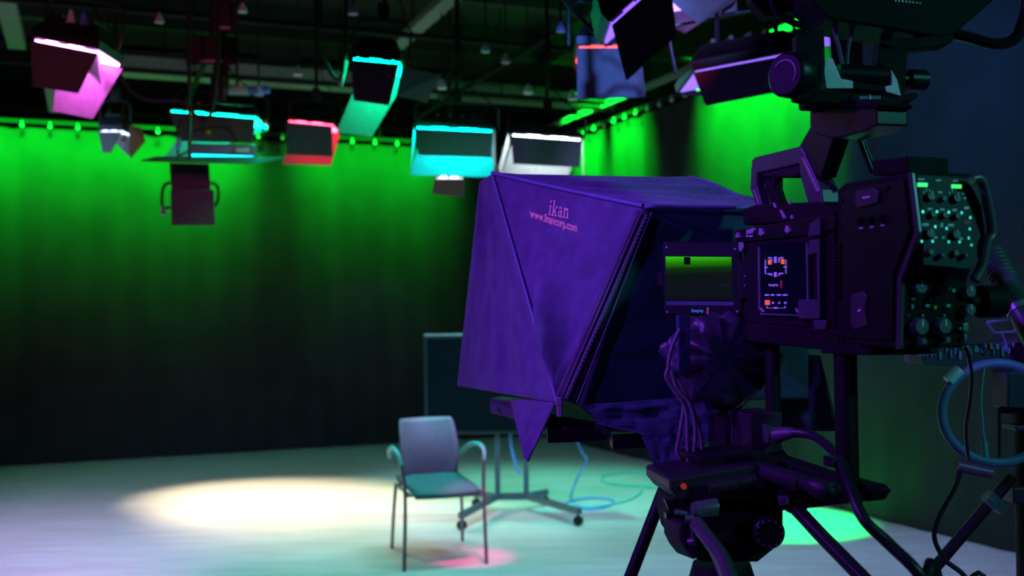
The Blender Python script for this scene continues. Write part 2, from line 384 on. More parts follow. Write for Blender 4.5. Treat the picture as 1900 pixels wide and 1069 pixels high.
# ------------------------------------------------------------------ light fixtures
THK = 0.004
def fixture(name, label, lensmat, near, far, dn, df, side=None, hh=0.12, flare=0.05, top=True, yoke=True, body_m=None, plugs=False, drop=None, lens_drop=0.004, hinges=((0.02, 0.22), (0.42, 0.56), (0.80, 0.98))):
    """near/far: door outlines read off the photo (TL,TR,BR,BL) at their own distances; hinges joined by a lens and housing."""
    nTL, nTR = W(*near[0], dn), W(*near[1], dn)
    bk = V3((0, df - dn, 0)); 
    fTL, fTR = nTL + bk, nTR + bk
    ctr = (nTL + nTR + fTL + fTR) / 4
    t = thing(name, ctr + Z * hh, label, 'stage light', 'studio lights hanging from the ceiling')
    body_m = body_m or black
    x = (nTR - nTL).normalized(); y = V3((0, 1, 0)); y = (y - x * y.dot(x)).normalized(); zz = x.cross(y)
    if zz.z < 0: zz = -zz
    L = (nTR - nTL).length; D = df - dn
    up = zz * lens_drop * 2
    # housing: shrinks upward
    lo = [nTL + up, nTR + up, fTR + up, fTL + up]; c0 = sum(lo, V3()) / 4 + zz * hh
    hi = [c0 + (p - up - ctr) * 0.72 for p in lo]
    mid = [p + zz * hh * 0.35 for p in lo]
    mb = MB(); mb.hexa(lo, mid); mb.hexa(mid, hi); obj('housing', mb, body_m, t)
    mb = MB(); 
    for k in range(4):
        mb.box(c0 + x * (L * 0.16 * (k - 1.5)) + zz * 0.008, (x, y, zz), (0.008, D * 0.3, 0.012))
    obj('cooling_fins', mb, body_m, t)
    # lens: glowing diffuser a little below the housing, between the hinges
    ins = 0.02
    l4 = [p + (ctr - p) * (ins / max(0.05, (ctr - p).length)) for p in (nTL, nTR, fTR, fTL)]
    mb = MB(); mb.hexa([p - zz * lens_drop * 0.3 for p in l4], [p + up * 0.98 for p in l4]); obj('diffuser', mb, lensmat, t)
    for h0_, h1_ in hinges:
        a_, b_ = nTL.lerp(nTR, h0_), nTL.lerp(nTR, h1_)
        mb = MB(); mb.box((a_ + b_) / 2 + zz * lens_drop * 0.75 - y * 0.005, (x, y, zz), ((b_ - a_).length / 2, 0.003, lens_drop * 0.8)); obj('hinge', mb, matte, t)
    def door(nm, pts, m=doors_m):
        nrm = (pts[1] - pts[0]).cross(pts[2] - pts[0]).normalized()
        mb = MB(); mb.prism(pts, nrm * THK); obj(nm, mb, m, t, bevel=0.001)
    g = zz * 0.006
    door('barn_door', [nTL - g, nTR - g, W(*near[2], dn - flare), W(*near[3], dn - flare)])
    if far: door('barn_door', [fTL - g, fTR - g, W(*far[0], df + flare), W(*far[1], df + flare)])
    for sd in (side or []):
        door('barn_door', [W(px, py, d) for px, py, d in sd])
    # yoke and drop pole
    if yoke:
        m0 = (nTL + fTL) / 2 + zz * hh * 0.4; m1 = (nTR + fTR) / 2 + zz * hh * 0.4; yh = zz * (hh + 0.09)
        mb = MB(); e = x * 0.025
        mb.tube([m0 - e, m0 - e + yh * 0.8, m0 + e * 0.5 + yh, m1 - e * 0.5 + yh, m1 + e + yh * 0.8, m1 + e], 0.008, 8); obj('yoke', mb, blackmetal, t)
        top_p = (m0 + m1) / 2 + yh
    else: top_p = c0
    mb = MB(); mb.cyl(top_p, V3((top_p.x, top_p.y, HC)), 0.013, 8); mb.box(top_p + Z * 0.05, (x, y, Z), (0.03, 0.025, 0.045)); obj('drop_pole', mb, blackmetal, t)
    mb = MB(); q = top_p
    mb.tube(smooth_path([c0 + x * L * 0.2, c0 + x * L * 0.45 + Z * 0.12, q + x * 0.1 + Z * 0.1, q + x * 0.02 + Z * 0.35, V3((q.x + 0.02, q.y, HC))]), 0.005, 6); obj('power_cable', mb, rubber, t)
    if plugs:
        for kx, mm in ((-0.03, white_m), (0.16, mat('blue plastic', (0.1, 0.2, 0.7), 0.5))):
            mb = MB(); p = c0 + x * (L * kx) - y * (D * 0.4) + zz * 0.0; mb.cyl(p - Z * 0.02, p + Z * 0.04, 0.022, 12, 0.006); obj('adjustment_knob', mb, mm, t, label='small %s cone knob' % ('white' if mm is white_m else 'blue'))
    return t
fixture('stage_light', 'magenta-glowing light with open barn doors at the top left', lens('magenta', (1.0, 0.14, 1.0), 24),
        [(57, 72), (182, 96), (145, 173), (60, 160)], [(172, 221), (98, 206)], 4.7, 5.0, side=[[(183, 92, 4.72), (190, 130, 5.0), (188, 158, 5.0), (160, 130, 4.72)]], flare=0.04, plugs=True)
fixture('stage_light', 'teal-glowing wide light above the purple bar, left of the red light', lens('teal', (0.0, 1.0, 0.45), 9),
        [(312, 205), (474, 218), (470, 266), (335, 262)], [(330, 298), (305, 292)], 6.6, 7.0, hh=0.06, flare=0.02)
fixture('stage_light', 'red-glowing light with its dark door towards us, in front of the back curtain', lens('red', (1.0, 0.02, 0.05), 14),
        [(532, 224), (617, 232), (617, 291), (531, 287)], [(614, 307), (524, 304)], 7.9, 8.25, flare=0.03, hh=0.08)
fixture('stage_light', 'green-cyan light with bright lower door hanging near the ceiling centre', lens('aqua', (0.0, 1.0, 0.42), 26),
        [(652, 108), (742, 116), (722, 196), (655, 186)], [(690, 254), (624, 246)], 5.6, 5.95,
        side=[[(641, 112, 5.65), (648, 112, 5.85), (634, 166, 5.95), (628, 160, 5.95)], [(746, 124, 5.65), (818, 138, 5.9), (792, 190, 5.9), (735, 178, 5.65)]], flare=0.05, hh=0.12, hinges=((0.0, 0.12), (0.16, 0.38), (0.62, 0.84), (0.88, 1.0)))
fixture('stage_light', 'wide cyan-glowing light with doors open above the prompter hood', lens('cyan', (0.0, 0.85, 0.9), 20),
        [(770, 236), (915, 243), (912, 292), (776, 288)], [(916, 329), (761, 325)], 6.6, 7.0,
        side=[[(768, 238, 6.6), (772, 238, 7.0), (762, 322, 7.0), (764, 290, 6.6)], [(917, 242, 6.6), (920, 242, 7.0), (921, 322, 7.0), (914, 290, 6.6)]], flare=0.03, hh=0.08)
fixture('stage_light', 'white-glowing light with doors open, directly right of the cyan one', lens('white', (0.75, 0.95, 1.0), 13),
        [(948, 250), (1080, 259), (1076, 311), (952, 304)], [(1052, 333), (930, 330)], 6.9, 7.3,
        side=[[(943, 248, 6.9), (950, 249, 7.3), (929, 328, 7.3), (925, 310, 6.9)], [(1082, 258, 6.9), (1080, 258, 7.3), (1083, 330, 7.3), (1084, 322, 6.9)]], flare=0.03, hh=0.08)
fixture('stage_light', 'red-topped light whose blue-lit door hangs above the corner of the room', lens('dim red', (1.0, 0.08, 0.06), 1.0),
        [(1070, 86), (1188, 86), (1198, 180), (1071, 184)], [(1190, 170), (1090, 170)], 4.3, 4.6, flare=0.04, hh=0.1)
fixture('stage_light', 'large dark-doored light tilted at the top, left of the violet-lit one', lens('violet', (0.25, 0.1, 1.0), 0.6),
        [(1133, 44), (1240, -50), (1256, 66), (1162, 150)], [(1225, 20), (1180, 60)], 3.4, 3.7, flare=0.02, hh=0.1)
fixture('stage_light', 'violet-lit light cut by the top edge right of the big dark door', lens('lilac', (0.35, 0.2, 1.0), 1.2),
        [(1232, -12), (1390, -40), (1364, 2), (1296, 46)], [(1270, 62), (1240, 10)], 4.0, 4.3, flare=-0.02, hh=0.1)
fixture('stage_light', 'wide red and violet light with a long dark green-grey door, beside the camera knob', lens('dim violet', (0.3, 0.12, 1.0), 0.45),
        [(1286, 132), (1500, 92), (1496, 160), (1310, 196)], [(1490, 150), (1320, 180)], 3.9, 4.3, flare=0.02, hh=0.1, lens_drop=0.0015)
fixture('stage_light', 'violet light behind the viewfinder bracket near the top', lens('indigo', (0.2, 0.08, 1.0), 0.5),
        [(1538, 50), (1598, 44), (1602, 126), (1544, 122)], None, 3.6, 3.9, flare=0.02, hh=0.08)
fixture('stage_light', 'small dim light with two splayed dark leaves in front of the green curtain at left', lens('blue dim', (0.6, 0.7, 1.0), 1.2),
        [(182, 243), (226, 243), (206, 284), (190, 284)], [(258, 268), (238, 290)], 7.4, 7.6, side=[[(240, 232, 7.4), (262, 236, 7.6), (271, 262, 7.6), (242, 296, 7.4)], [(214, 234, 7.5), (240, 234, 7.55), (234, 262, 7.55), (222, 262, 7.5)]], hh=0.1, flare=0.0)
fixture('stage_light', 'small grey light with a white top, just above the prompter hood', lens('soft white', (0.9, 0.95, 1.0), 1.4),
        [(806, 330), (860, 330), (862, 366), (801, 360)], [(855, 352), (810, 350)], 8.6, 8.8, flare=0.0, hh=0.05, lens_drop=0.03)
# the purple bar light under the teal one
t = thing('bar_light', W(412, 270, 6.3), 'purple-grey bar light with a cyan glowing underside hanging at left of centre', 'stage light', 'studio lights hanging from the ceiling')
mb = MB(); mb.hexa([W(350, 268, 6.3), W(476, 270, 6.3), W(476, 290, 6.3), W(350, 286, 6.3)], [W(352, 266, 6.55), W(474, 268, 6.55), W(474, 288, 6.55), W(352, 284, 6.55)]); obj('housing', mb, mat('lilac grey paint', (0.25, 0.2, 0.4), 0.5), t, bevel=0.01)
mb = MB(); mb.hexa([W(352, 288, 6.32), W(470, 291, 6.32), W(474, 302, 6.32), W(350, 299, 6.32)], [W(354, 286, 6.5), W(470, 288, 6.5), W(472, 298, 6.5), W(353, 296, 6.5)]); obj('diffuser', mb, lens('cyan bar', (0.0, 0.75, 0.85), 1.2), t)
mb = MB(); mb.box(W(450, 279, 6.29), (V3((1, 0, 0)), V3((0, 1, 0)), Z), (0.04, 0.004, 0.012)); obj('sticker', mb, white_m, t, label='pale sticker')
mb = MB()
mb.tube([W(330, 300, 6.4), W(330, 240, 6.4), W(345, 200, 6.4), W(400, 190, 6.4), W(470, 196, 6.4), W(488, 225, 6.4), W(487, 280, 6.4), W(474, 282, 6.4)], 0.008, 8); mb.cyl(W(330, 290, 6.4), W(352, 280, 6.4), 0.008); obj('yoke', mb, blackmetal, t)
mb = MB(); p = W(405, 192, 6.4); mb.cyl(p, V3((p.x, p.y, HC)), 0.016, 8); mb.box(W(405, 165, 6.4), (V3((1, 0, 0)), V3((0, 1, 0)), Z), (0.04, 0.03, 0.08)); obj('drop_pole', mb, blackmetal, t)
mb = MB(); p = W(332, 265, 6.38); mb.cyl(p - Z * 0.035, p + Z * 0.03, 0.02, 12, 0.008); obj('adjustment_knob', mb, mat('pale blue plastic', (0.4, 0.45, 0.9), 0.5), t)
mb = MB(); p = W(386, 246, 6.35); mb.ball(p, 0.018); obj('indicator_knob', mb, mat('orange plastic', (0.9, 0.25, 0.02), 0.5), t, label='orange knob')
mb = MB(); mb.tube(smooth_path([W(345, 256, 6.4), W(370, 240, 6.35), W(420, 238, 6.4), W(440, 262, 6.4)]), 0.006, 6); obj('power_cable', mb, rubber, t)
# hanging square fixture below
t = thing('stage_light', W(355, 300, 6.0), 'dark square light on a curved yoke hanging in front of the bright green curtain', 'stage light', 'studio lights hanging from the ceiling')
mb = MB(); mb.hexa([W(314, 304, 6.0), W(388, 306, 6.0), W(391, 352, 5.95), W(318, 352, 5.95)], [W(314, 302, 6.03), W(388, 304, 6.03), W(391, 352, 6.0), W(318, 352, 6.0)]); obj('barn_door', mb, doors_m, t)
mb = MB(); mb.hexa([W(316, 352, 5.9), W(397, 353, 5.9), W(400, 418, 5.9), W(318, 419, 5.9)], [W(320, 352, 6.15), W(395, 352, 6.15), W(397, 414, 6.15), W(322, 414, 6.15)]); obj('housing', mb, doors_m, t, bevel=0.006)
mb = MB(); mb.tube(smooth_path([W(316, 385, 6.0), W(302, 384, 6.0), W(301, 358, 6.0), W(306, 343, 6.0), W(318, 339, 6.0)]), 0.009, 8); obj('yoke', mb, blackmetal, t); mb = MB(); mb.tube(smooth_path([W(399, 383, 6.0), W(404, 372, 6.0), W(405, 352, 6.0), W(400, 342, 6.0), W(390, 339, 6.0)]), 0.009, 8); obj('yoke', mb, blackmetal, t)
mb = MB(); p = W(303, 392, 5.97); mb.cyl(p - Z * 0.02, p + Z * 0.03, 0.018, 10, 0.008); obj('adjustment_knob', mb, mat('lilac plastic', (0.5, 0.35, 0.8), 0.5), t)
mb = MB(); mb.hexa([W(262, 297, 5.8), W(468, 303, 5.8), W(468, 305, 5.8), W(262, 300, 5.8)], [W(290, 290, 6.3), W(530, 291, 6.3), W(530, 294, 6.3), W(290, 293, 6.3)]); obj('top_leaf', mb, doors_m, t)
mb = MB(); p = W(352, 298, 6.08); mb.cyl(p, V3((p.x, p.y, HC)), 0.012, 8); obj('drop_pole', mb, blackmetal, t)
# white cone-shaped cable plugs and other small ceiling bits
plugs = [(655, 18, 5.5, 'above the green-cyan light'), (553, 131, 8.5, 'above the red light'), (820, 156, 8.5, 'right of the green-cyan light'), (980, 165, 8.5, 'above the white light'), (1040, 50, 4.6, 'left of the red-topped light, bluish'), (450, 14, 6.0, 'near the top edge above the duct'), (480, 168, 6.3, 'at the end of the blue and white lamp'), (938, 108, 6.8, 'below the loose white plug'), (901, 88, 6.5, 'above the round white one'), (296, 33, 6.5, 'left of centre near the top edge'), (1063, 176, 8.5, 'left of the blue-lit door')]
for px, py, d, lab in plugs:
    p = W(px, py, d); t = thing('hanging_plug', p, 'small pale cone-shaped plug on a cable ' + lab, 'plug', 'plugs hanging from the ceiling grid')
    s = d / 1960 * 9
    mb = MB(); mb.tube([p - Z * s, p - Z * s * 0.4, p + Z * s * 0.6, p + Z * s], [s, s * 0.95, s * 0.45, s * 0.3], 12); obj('plug_body', mb, white_m if px not in (1040, 480) else mat('pale blue plastic', (0.4, 0.45, 0.9), 0.5), t)
    mb = MB(); mb.cyl(p + Z * s, V3((p.x, p.y, HC)), 0.006, 6); obj('cable', mb, rubber, t)
# overhead profile lamp: violet bodies lying horizontally
t = thing('spotlight', W(455, 168, 6.6), 'small blue and white cylindrical lamp lying sideways above the teal light', 'stage light')
mb = MB(); mb.cyl(W(425, 168, 6.6), W(462, 168, 6.6), 0.03); obj('housing', mb, white_m, t)
mb = MB(); mb.cyl(W(462, 168, 6.6), W(500, 166, 6.6), 0.026); obj('sleeve', mb, mat('blue plastic', (0.1, 0.2, 0.7), 0.5), t)
mb = MB(); p = W(440, 160, 6.6); mb.cyl(p, V3((p.x, p.y, HC)), 0.01, 8); obj('drop_pole', mb, blackmetal, t)
# control boxes on the grid
for (x0, y0, x1, y1, d, lab) in [(345, 68, 440, 120, 6.6, 'dark red-lit dimmer box hanging above the duct'), (395, 120, 425, 160, 6.6, 'small dark box clamped below the dimmer box'), (395, 2, 440, 58, 6.0, 'cluster box with pale sockets near the top edge')]:
    t = thing('dimmer_box', W((x0 + x1) / 2, y0, d), lab, 'electrical box')
    mb = MB(); mb.hexa([W(x0, y0, d), W(x1, y0, d), W(x1, y1, d), W(x0, y1, d)], [W(x0, y0, d + 0.12), W(x1, y0, d + 0.12), W(x1, y1, d + 0.12), W(x0, y1, d + 0.12)]); obj('box_shell', mb, mat('maroon box paint', (0.06, 0.018, 0.024), 0.7, spec=0.1), t, bevel=0.004)
    mb = MB(); xm = (x0 + x1) / 2; w_ = (x1 - x0) * 0.22; ym = y1 - 6; mb.hexa([W(xm - w_, ym - 3, d - 0.004), W(xm + w_, ym - 3, d - 0.004), W(xm + w_, ym + 2, d - 0.004), W(xm - w_, ym + 2, d - 0.004)], [W(xm - w_, ym - 3, d), W(xm + w_, ym - 3, d), W(xm + w_, ym + 2, d), W(xm - w_, ym + 2, d)]); obj('socket_plate', mb, mat('salmon plate', (0.8, 0.3, 0.35), 0.5), t)
    mb = MB(); p = W(xm, y0 + 4, d + 0.06); mb.cyl(p, V3((p.x, p.y, HC)), 0.012, 8); obj('drop_pole', mb, blackmetal, t)
# slack cables across the grid
for pts, lab in [([(180, 60), (215, 130), (260, 180), (330, 186), (400, 170)], 'slack black cable looping right from the magenta light'), ([(595, 0), (585, 60), (600, 110), (640, 100)], 'thin black cable looping left of the green-cyan light'), ([(1330, 60), (1345, 90), (1380, 100), (1420, 80), (1440, 40)], 'bundle of cable looped over the wide red and violet light')]:
    p0 = W(*pts[0], 5.6); mb = MB(); ps = [W(a_, b_, 5.6) for a_, b_ in pts]
    ps = [V3((ps[0].x, ps[0].y, HC))] + ps + [V3((ps[-1].x, ps[-1].y, HC))]
    if pts[0][0] > 1000: ps = [W(a_, b_, 4.1) for a_, b_ in pts]; ps = [V3((ps[0].x, ps[0].y, HC))] + ps + [V3((ps[-1].x, ps[-1].y, HC))]
    mb.tube(smooth_path(ps), 0.010, 8); o = obj('cable', mb, rubber); tag(o, lab, 'cable')
# ================================================================== CHAIR
pFL, pFR, pRL, pRR = FL(750, 1061), FL(903, 1047), FL(727, 1017), FL(858, 1004)
cc = (pFL + pFR + pRL + pRR) / 4
cx_ = ((pFR - pFL) + (pRR - pRL)).normalized(); cy_ = ((pRL + pRR) - (pFL + pFR)); cdp = 0.46; cy_ = V3((-cx_.y, cx_.x, 0))
def CH(x, y, z): p = cc + cx_ * x + cy_ * y; return V3((p.x, p.y, z))
t = thing('armchair', V3((cc.x, cc.y, 0)), 'lilac-backed stacking armchair with teal seat and thin metal legs, alone on the floor', 'chair')
wx = (pFR - pFL).length / 2
mb = MB(); bv = []; nx, nz = 14, 14
def back_pt(u, v):
    z = 0.47 + 0.365 * v; x = (u - 0.5) * 2 * (0.182 + 0.010 * math.sin(v * 3.1)); x += 0.025; y = 0.20 + 0.09 * v + 0.05 * (1 - (2 * u - 1) ** 2) - 0.03 * math.sin(v * math.pi) * 1.2
    if v > 0.9: x *= 1 - 0.06 * ((v - 0.9) / 0.1) ** 2
    return x, y, z
vs = []; fs = []
for s in (0, 1):
    for j in range(nz + 1):
        for i in range(nx + 1):
            x, y, z = back_pt(i / nx, j / nz); vs.append(CH(x, y + 0.012 * s, z))
N = (nx + 1) * (nz + 1)
for j in range(nz):
    for i in range(nx):
        a_ = j * (nx + 1) + i; q = (a_, a_ + 1, a_ + nx + 2, a_ + nx + 1); fs.append(q); fs.append(tuple(N + k for k in q[::-1]))
bd = [i for i in range(nx + 1)] + [j * (nx + 1) + nx for j in range(1, nz + 1)] + [nz * (nx + 1) + i for i in range(nx - 1, -1, -1)] + [j * (nx + 1) for j in range(nz - 1, 0, -1)]
for k in range(len(bd)): a_, b_ = bd[k], bd[(k + 1) % len(bd)]; fs.append((b_, a_, N + a_, N + b_))
mb.add(vs, fs, True); obj('backrest', mb, chair_back, t)
mb = MB(); vs = []; fs = []; n = 12
for s in (0, 1):
    for j in range(n + 1):
        for i in range(n + 1):
            u, v = i / n, j / n; x = (u - 0.5) * 0.41 + 0.01; y = -0.24 + 0.47 * v
            y += -0.03 * (1 - (2 * u - 1) ** 2) * (1 - v)
            z = 0.465 - 0.02 * (1 - abs(2 * u - 1) ** 2) * math.sin(v * 3) - 0.035 * (1 - v) ** 4 + 0.02 * v ** 4
            vs.append(CH(x, y, z - 0.03 * s))
N = (n + 1) ** 2
for j in range(n):
    for i in range(n):
        a_ = j * (n + 1) + i; q = (a_, a_ + 1, a_ + n + 2, a_ + n + 1); fs.append(q); fs.append(tuple(N + k for k in q[::-1]))
bd = [i for i in range(n + 1)] + [j * (n + 1) + n for j in range(1, n + 1)] + [n * (n + 1) + i for i in range(n - 1, -1, -1)] + [j * (n + 1) for j in range(n - 1, 0, -1)]
for k in range(len(bd)): a_, b_ = bd[k], bd[(k + 1) % len(bd)]; fs.append((b_, a_, N + a_, N + b_))
mb.add(vs, fs, True); obj('seat', mb, chair_seat, t)
for s, pf, pr in ((-1, pFL, pRL), (1, pFR, pRR)):
    top = CH(s * 0.265, -0.17, 0.60); mb = MB()
    mb.tube(smooth_path([V3((pf.x, pf.y, 0.0)), CH(s * 0.25, -0.2, 0.42), top]), 0.011, 8); obj('leg', mb, chair_leg, t)
    mb = MB(); mb.tube(smooth_path([V3((pr.x, pr.y, 0.0)), CH(s * 0.225, 0.17, 0.30), CH(s * 0.21, 0.17, 0.44)]), 0.011, 8); obj('leg', mb, chair_leg, t)
    mb = MB(); mb.tube(smooth_path([top, CH(s * 0.275, -0.13, 0.665), CH(s * 0.275, 0.0, 0.685), CH(s * 0.262, 0.13, 0.66), CH(s * 0.235, 0.225, 0.60)]), [0.012] * 7 + [0.015] * 18, 8); obj('armrest', mb, mat('teal arm plastic', (0.12, 0.4, 0.42), 0.5), t)
mb = MB(); mb.cyl(CH(-0.24, -0.2, 0.42), CH(0.24, -0.2, 0.42), 0.010, 8); mb.cyl(CH(-0.21, 0.17, 0.43), CH(0.21, 0.17, 0.43), 0.010, 8); mb.cyl(CH(-0.22, -0.2, 0.425), CH(-0.21, 0.2, 0.43), 0.010, 8); mb.cyl(CH(0.22, -0.2, 0.425), CH(0.21, 0.2, 0.43), 0.010, 8); obj('seat_frame', mb, chair_leg, t)
# ================================================================== TV ON STAND
dT = 7.55
t = thing('display_stand', FL(950, 950), 'wheeled steel display stand with two uprights behind the prompter hood', 'stand')
for x0 in (924, 977):
    a_ = FL(x0, 945); mb = MB(); hy = W(x0, 790, a_.y).z + 0.2
    mb.box(V3((a_.x, a_.y, (0.09 + hy) / 2)), (V3((1, 0, 0)), V3((0, 1, 0)), Z), (0.02, 0.02, (hy - 0.09) / 2)); obj('upright', mb, mat('stand steel', (0.10, 0.14, 0.18), 0.4, 0.4), t)
stm = MATS['stand steel']
pL, pR = FL(924, 945), FL(977, 945)
def zup(p, z): return V3((p.x, p.y, z))
mb = MB(); mb.box((zup(pL, 0.10) + zup(pR, 0.10)) / 2, (V3((1, 0, 0)), V3((0, 1, 0)), Z), (0.14, 0.025, 0.025)); obj('crossbar', mb, stm, t)
for (bx, p_, fx, fy) in ((pL, 'l', 857, 984), (pL, 'l', 884, 942), (pR, 'r', 1073, 976), (pR, 'r', 1012, 938)):
    e = FL(fx, fy); a_ = zup(bx, 0.10); b_ = zup(e, 0.105); d = (b_ - a_); x = d.normalized(); y = Z.cross(x).normalized()
    mb = MB(); mb.box((a_ + b_) / 2, (x, y, Z), (d.length / 2 + 0.02, 0.022, 0.022)); arm = obj('foot_arm', mb, stm, t, bevel=0.004)
    mb = MB(); mb.cyl(zup(e, 0.036) - V3((0.004, 0.014, 0)), zup(e, 0.036) + V3((0.004, 0.014, 0)), 0.035, 20); mb.cyl(zup(e, 0.05), zup(e, 0.1), 0.008, 8); obj('caster', mb, rubber, t)
mb = MB(); mb.box(V3(((pL.x + pR.x) / 2, pL.y - 0.0, 0.72)), (V3((1, 0, 0)), V3((0, 1, 0)), Z), (0.13, 0.02, 0.05)); obj('mount_bracket', mb, stm, t)
tv = thing('flat_display', W(960, 806, pL.y - 0.06), 'large switched-off flat display on the wheeled stand, cyan light along its top edge', 'television')
dT = pL.y - 0.07
mb = MB(); c4 = [W(787, 623, dT), W(1126, 619, dT), W(1128, 804, dT), W(789, 806, dT)]; mb.hexa(c4, [p + V3((0, 0.045, 0)) for p in c4]); obj('casing', mb, mat('display casing', (0.02, 0.03, 0.04), 0.4, spec=0.25), tv, bevel=0.004)
mb = MB(); c4 = [W(792, 629, dT - 0.004), W(1121, 625, dT - 0.004), W(1123, 798, dT - 0.004), W(794, 800, dT - 0.004)]; mb.hexa(c4, [p + V3((0, 0.003, 0)) for p in c4]); obj('screen', mb, screen_blk, tv)
mb = MB(); mb.hexa([W(787, 620, dT), W(1126, 616, dT), W(1126, 619.5, dT), W(787, 623.5, dT)], [p + V3((0, 0.045, 0)) for p in [W(787, 620, dT), W(1126, 616, dT), W(1126, 619.5, dT), W(787, 623.5, dT)]]); obj('top_trim', mb, mat('silver trim', (0.6, 0.7, 0.75), 0.3, 0.4), tv, label='bright silver top trim')
# cables on the floor
def floor_cable(pts, m, r, label, cyc=False, lead=None):
    ps = [FL(a_, b_, r) for a_, b_ in pts]
    if lead: ps = lead + ps
    mb = MB(); mb.tube(smooth_path(ps, 8), r, 8); o = obj('cable', mb, m); tag(o, label, 'cable', None)
floor_cable([(1235, 888), (1180, 876), (1130, 880), (1115, 888), (1135, 898), (1190, 902), (1250, 906), (1300, 900)], teal_cable, 0.009, 'teal cable lying in a flat loop on the floor beside the tripod')
floor_cable([(1190, 900), (1188, 915), (1160, 930), (1100, 940), (1060, 938), (1035, 945)], teal_cable, 0.008, 'teal cable trailing from the loop towards the display stand')
dd = pL.y + 0.1
floor_cable([(1060, 925), (1080, 944), (1120, 942), (1140, 930), (1100, 924), (1060, 930), (1040, 938)], blue_cable, 0.008, 'blue cable dropping from the display to a coil on the floor', lead=[W(1066, 810, dd), W(1080, 840, dd), W(1088, 855, dd), W(1070, 890, dd)])
mb = MB(); mb.tube(smooth_path([W(947, 806, dT + 0.08), W(950, 835, dT + 0.08), W(960, 872, dT + 0.08), W(966, 879, dT + 0.08)]), 0.010, 8); o = obj('cable', mb, blue_cable, None); tag(o, 'short blue cable end dangling between the stand uprights', 'cable')
# ================================================================== CAMERA RIG
ax = V3((-0.254, 0.967, 0)).normalized()      # where the camera points
rr = V3((0.967, 0.254, 0)).normalized()       # to the camera's right (away from us)
O = V3((0.547, 1.45, 1.5))
def S(px, py, off=0.0): return ONP(px, py, O + rr * off, rr)
def RP(px, py, t_): return ONP(px, py, O + ax * t_, ax)
def tS(px, py=500): return (S(px, py) - O).dot(ax)
def sprism(mb, pts, off, width): mb.prism([S(a_, b_, off) for a_, b_ in pts], rr * width); return mb
# ---------------- converter unit (nearest the viewer)
cv = thing('camera_control_unit', S(1610, 645, 0.05), 'black control unit with knobs and two green lights behind the camera', 'camera equipment')
BW = 0.108
side = [(1553, 352), (1566, 340), (1690, 319), (1704, 432), (1672, 520), (1668, 648), (1550, 640)]
mb = sprism(MB(), side, 0.0, BW); obj('housing', mb, matte, cv, bevel=0.004)
mb = sprism(MB(), [(1560, 360), (1572, 350), (1676, 332), (1688, 430), (1657, 508), (1655, 632), (1563, 626)], -0.004, 0.0055); obj('side_plate', mb, black, cv, bevel=0.002)
mb = sprism(MB(), [(1588, 354), (1620, 348), (1631, 355), (1628, 376), (1592, 386), (1585, 380)], -0.0075, 0.004); obj('rocker_button', mb, mat('grey key', (0.05, 0.05, 0.055), 0.45), cv, bevel=0.002)
mb = sprism(MB(), [(1578, 546), (1602, 541), (1608, 550), (1604, 575), (1609, 604), (1584, 613), (1577, 600)], -0.0075, 0.004); obj('rocker_button', mb, MATS['grey key'], cv, bevel=0.002)
for bx, by in ((1597, 411), (1617, 409), (1637, 406)):
    mb = MB(); p = S(bx, by, -0.004); mb.cyl(p, p - rr * 0.005, 0.0065, 16); mb.cyl(p - rr * 0.004, p - rr * 0.008, 0.0035, 12); obj('round_button', mb, black, cv)
    mb = sprism(MB(), [(bx - 3, by + 11), (bx + 4, by + 10), (bx + 4, by + 13), (bx - 3, by + 14)], -0.0046, 0.0008); obj('button_mark', mb, white_print, cv)
for x0, y0, w_, h_ in ((1600, 365, 14, 4), (1591, 575, 6, 4)):
    mb = sprism(MB(), [(x0, y0), (x0 + w_, y0 - 2), (x0 + w_, y0 + h_ - 2), (x0, y0 + h_)], -0.0083, 0.0008); obj('button_mark', mb, white_print, cv)
mb = MB()
for k in range(18):
    y0 = 452 + k * 6; mb.prism([S(1549, y0, -0.003), S(1559, y0 - 1, -0.003), S(1559, y0 + 1.5, -0.003), S(1549, y0 + 2.5, -0.003)], rr * 0.005)
obj('vent_ribs', mb, black, cv)
for px_, py_ in ((1648, 348), (1643, 353), (1563, 632), (1640, 625), (1562, 372)):
    mb = MB(); p = S(px_, py_, -0.004); mb.cyl(p, p - rr * 0.002, 0.003, 10); obj('screw', mb, blackmetal, cv)
# raised chamfer strip, violet-lit edge
mb = MB(); e = [(1688, 318), (1703, 325), (1718, 400), (1720, 432), (1688, 520), (1683, 640), (1668, 648), (1672, 520), (1703, 430), (1690, 335)]
t0 = tS(1704)
mb.prism([S(a_, b_, -0.006) for a_, b_ in [(1683, 320), (1690, 319), (1704, 432), (1672, 520), (1668, 648), (1661, 648), (1664, 518), (1696, 431)]], rr * 0.0075); obj('edge_guard', mb, mat('guard metal', (0.10, 0.09, 0.11), 0.35, 0.2), cv, bevel=0.002)
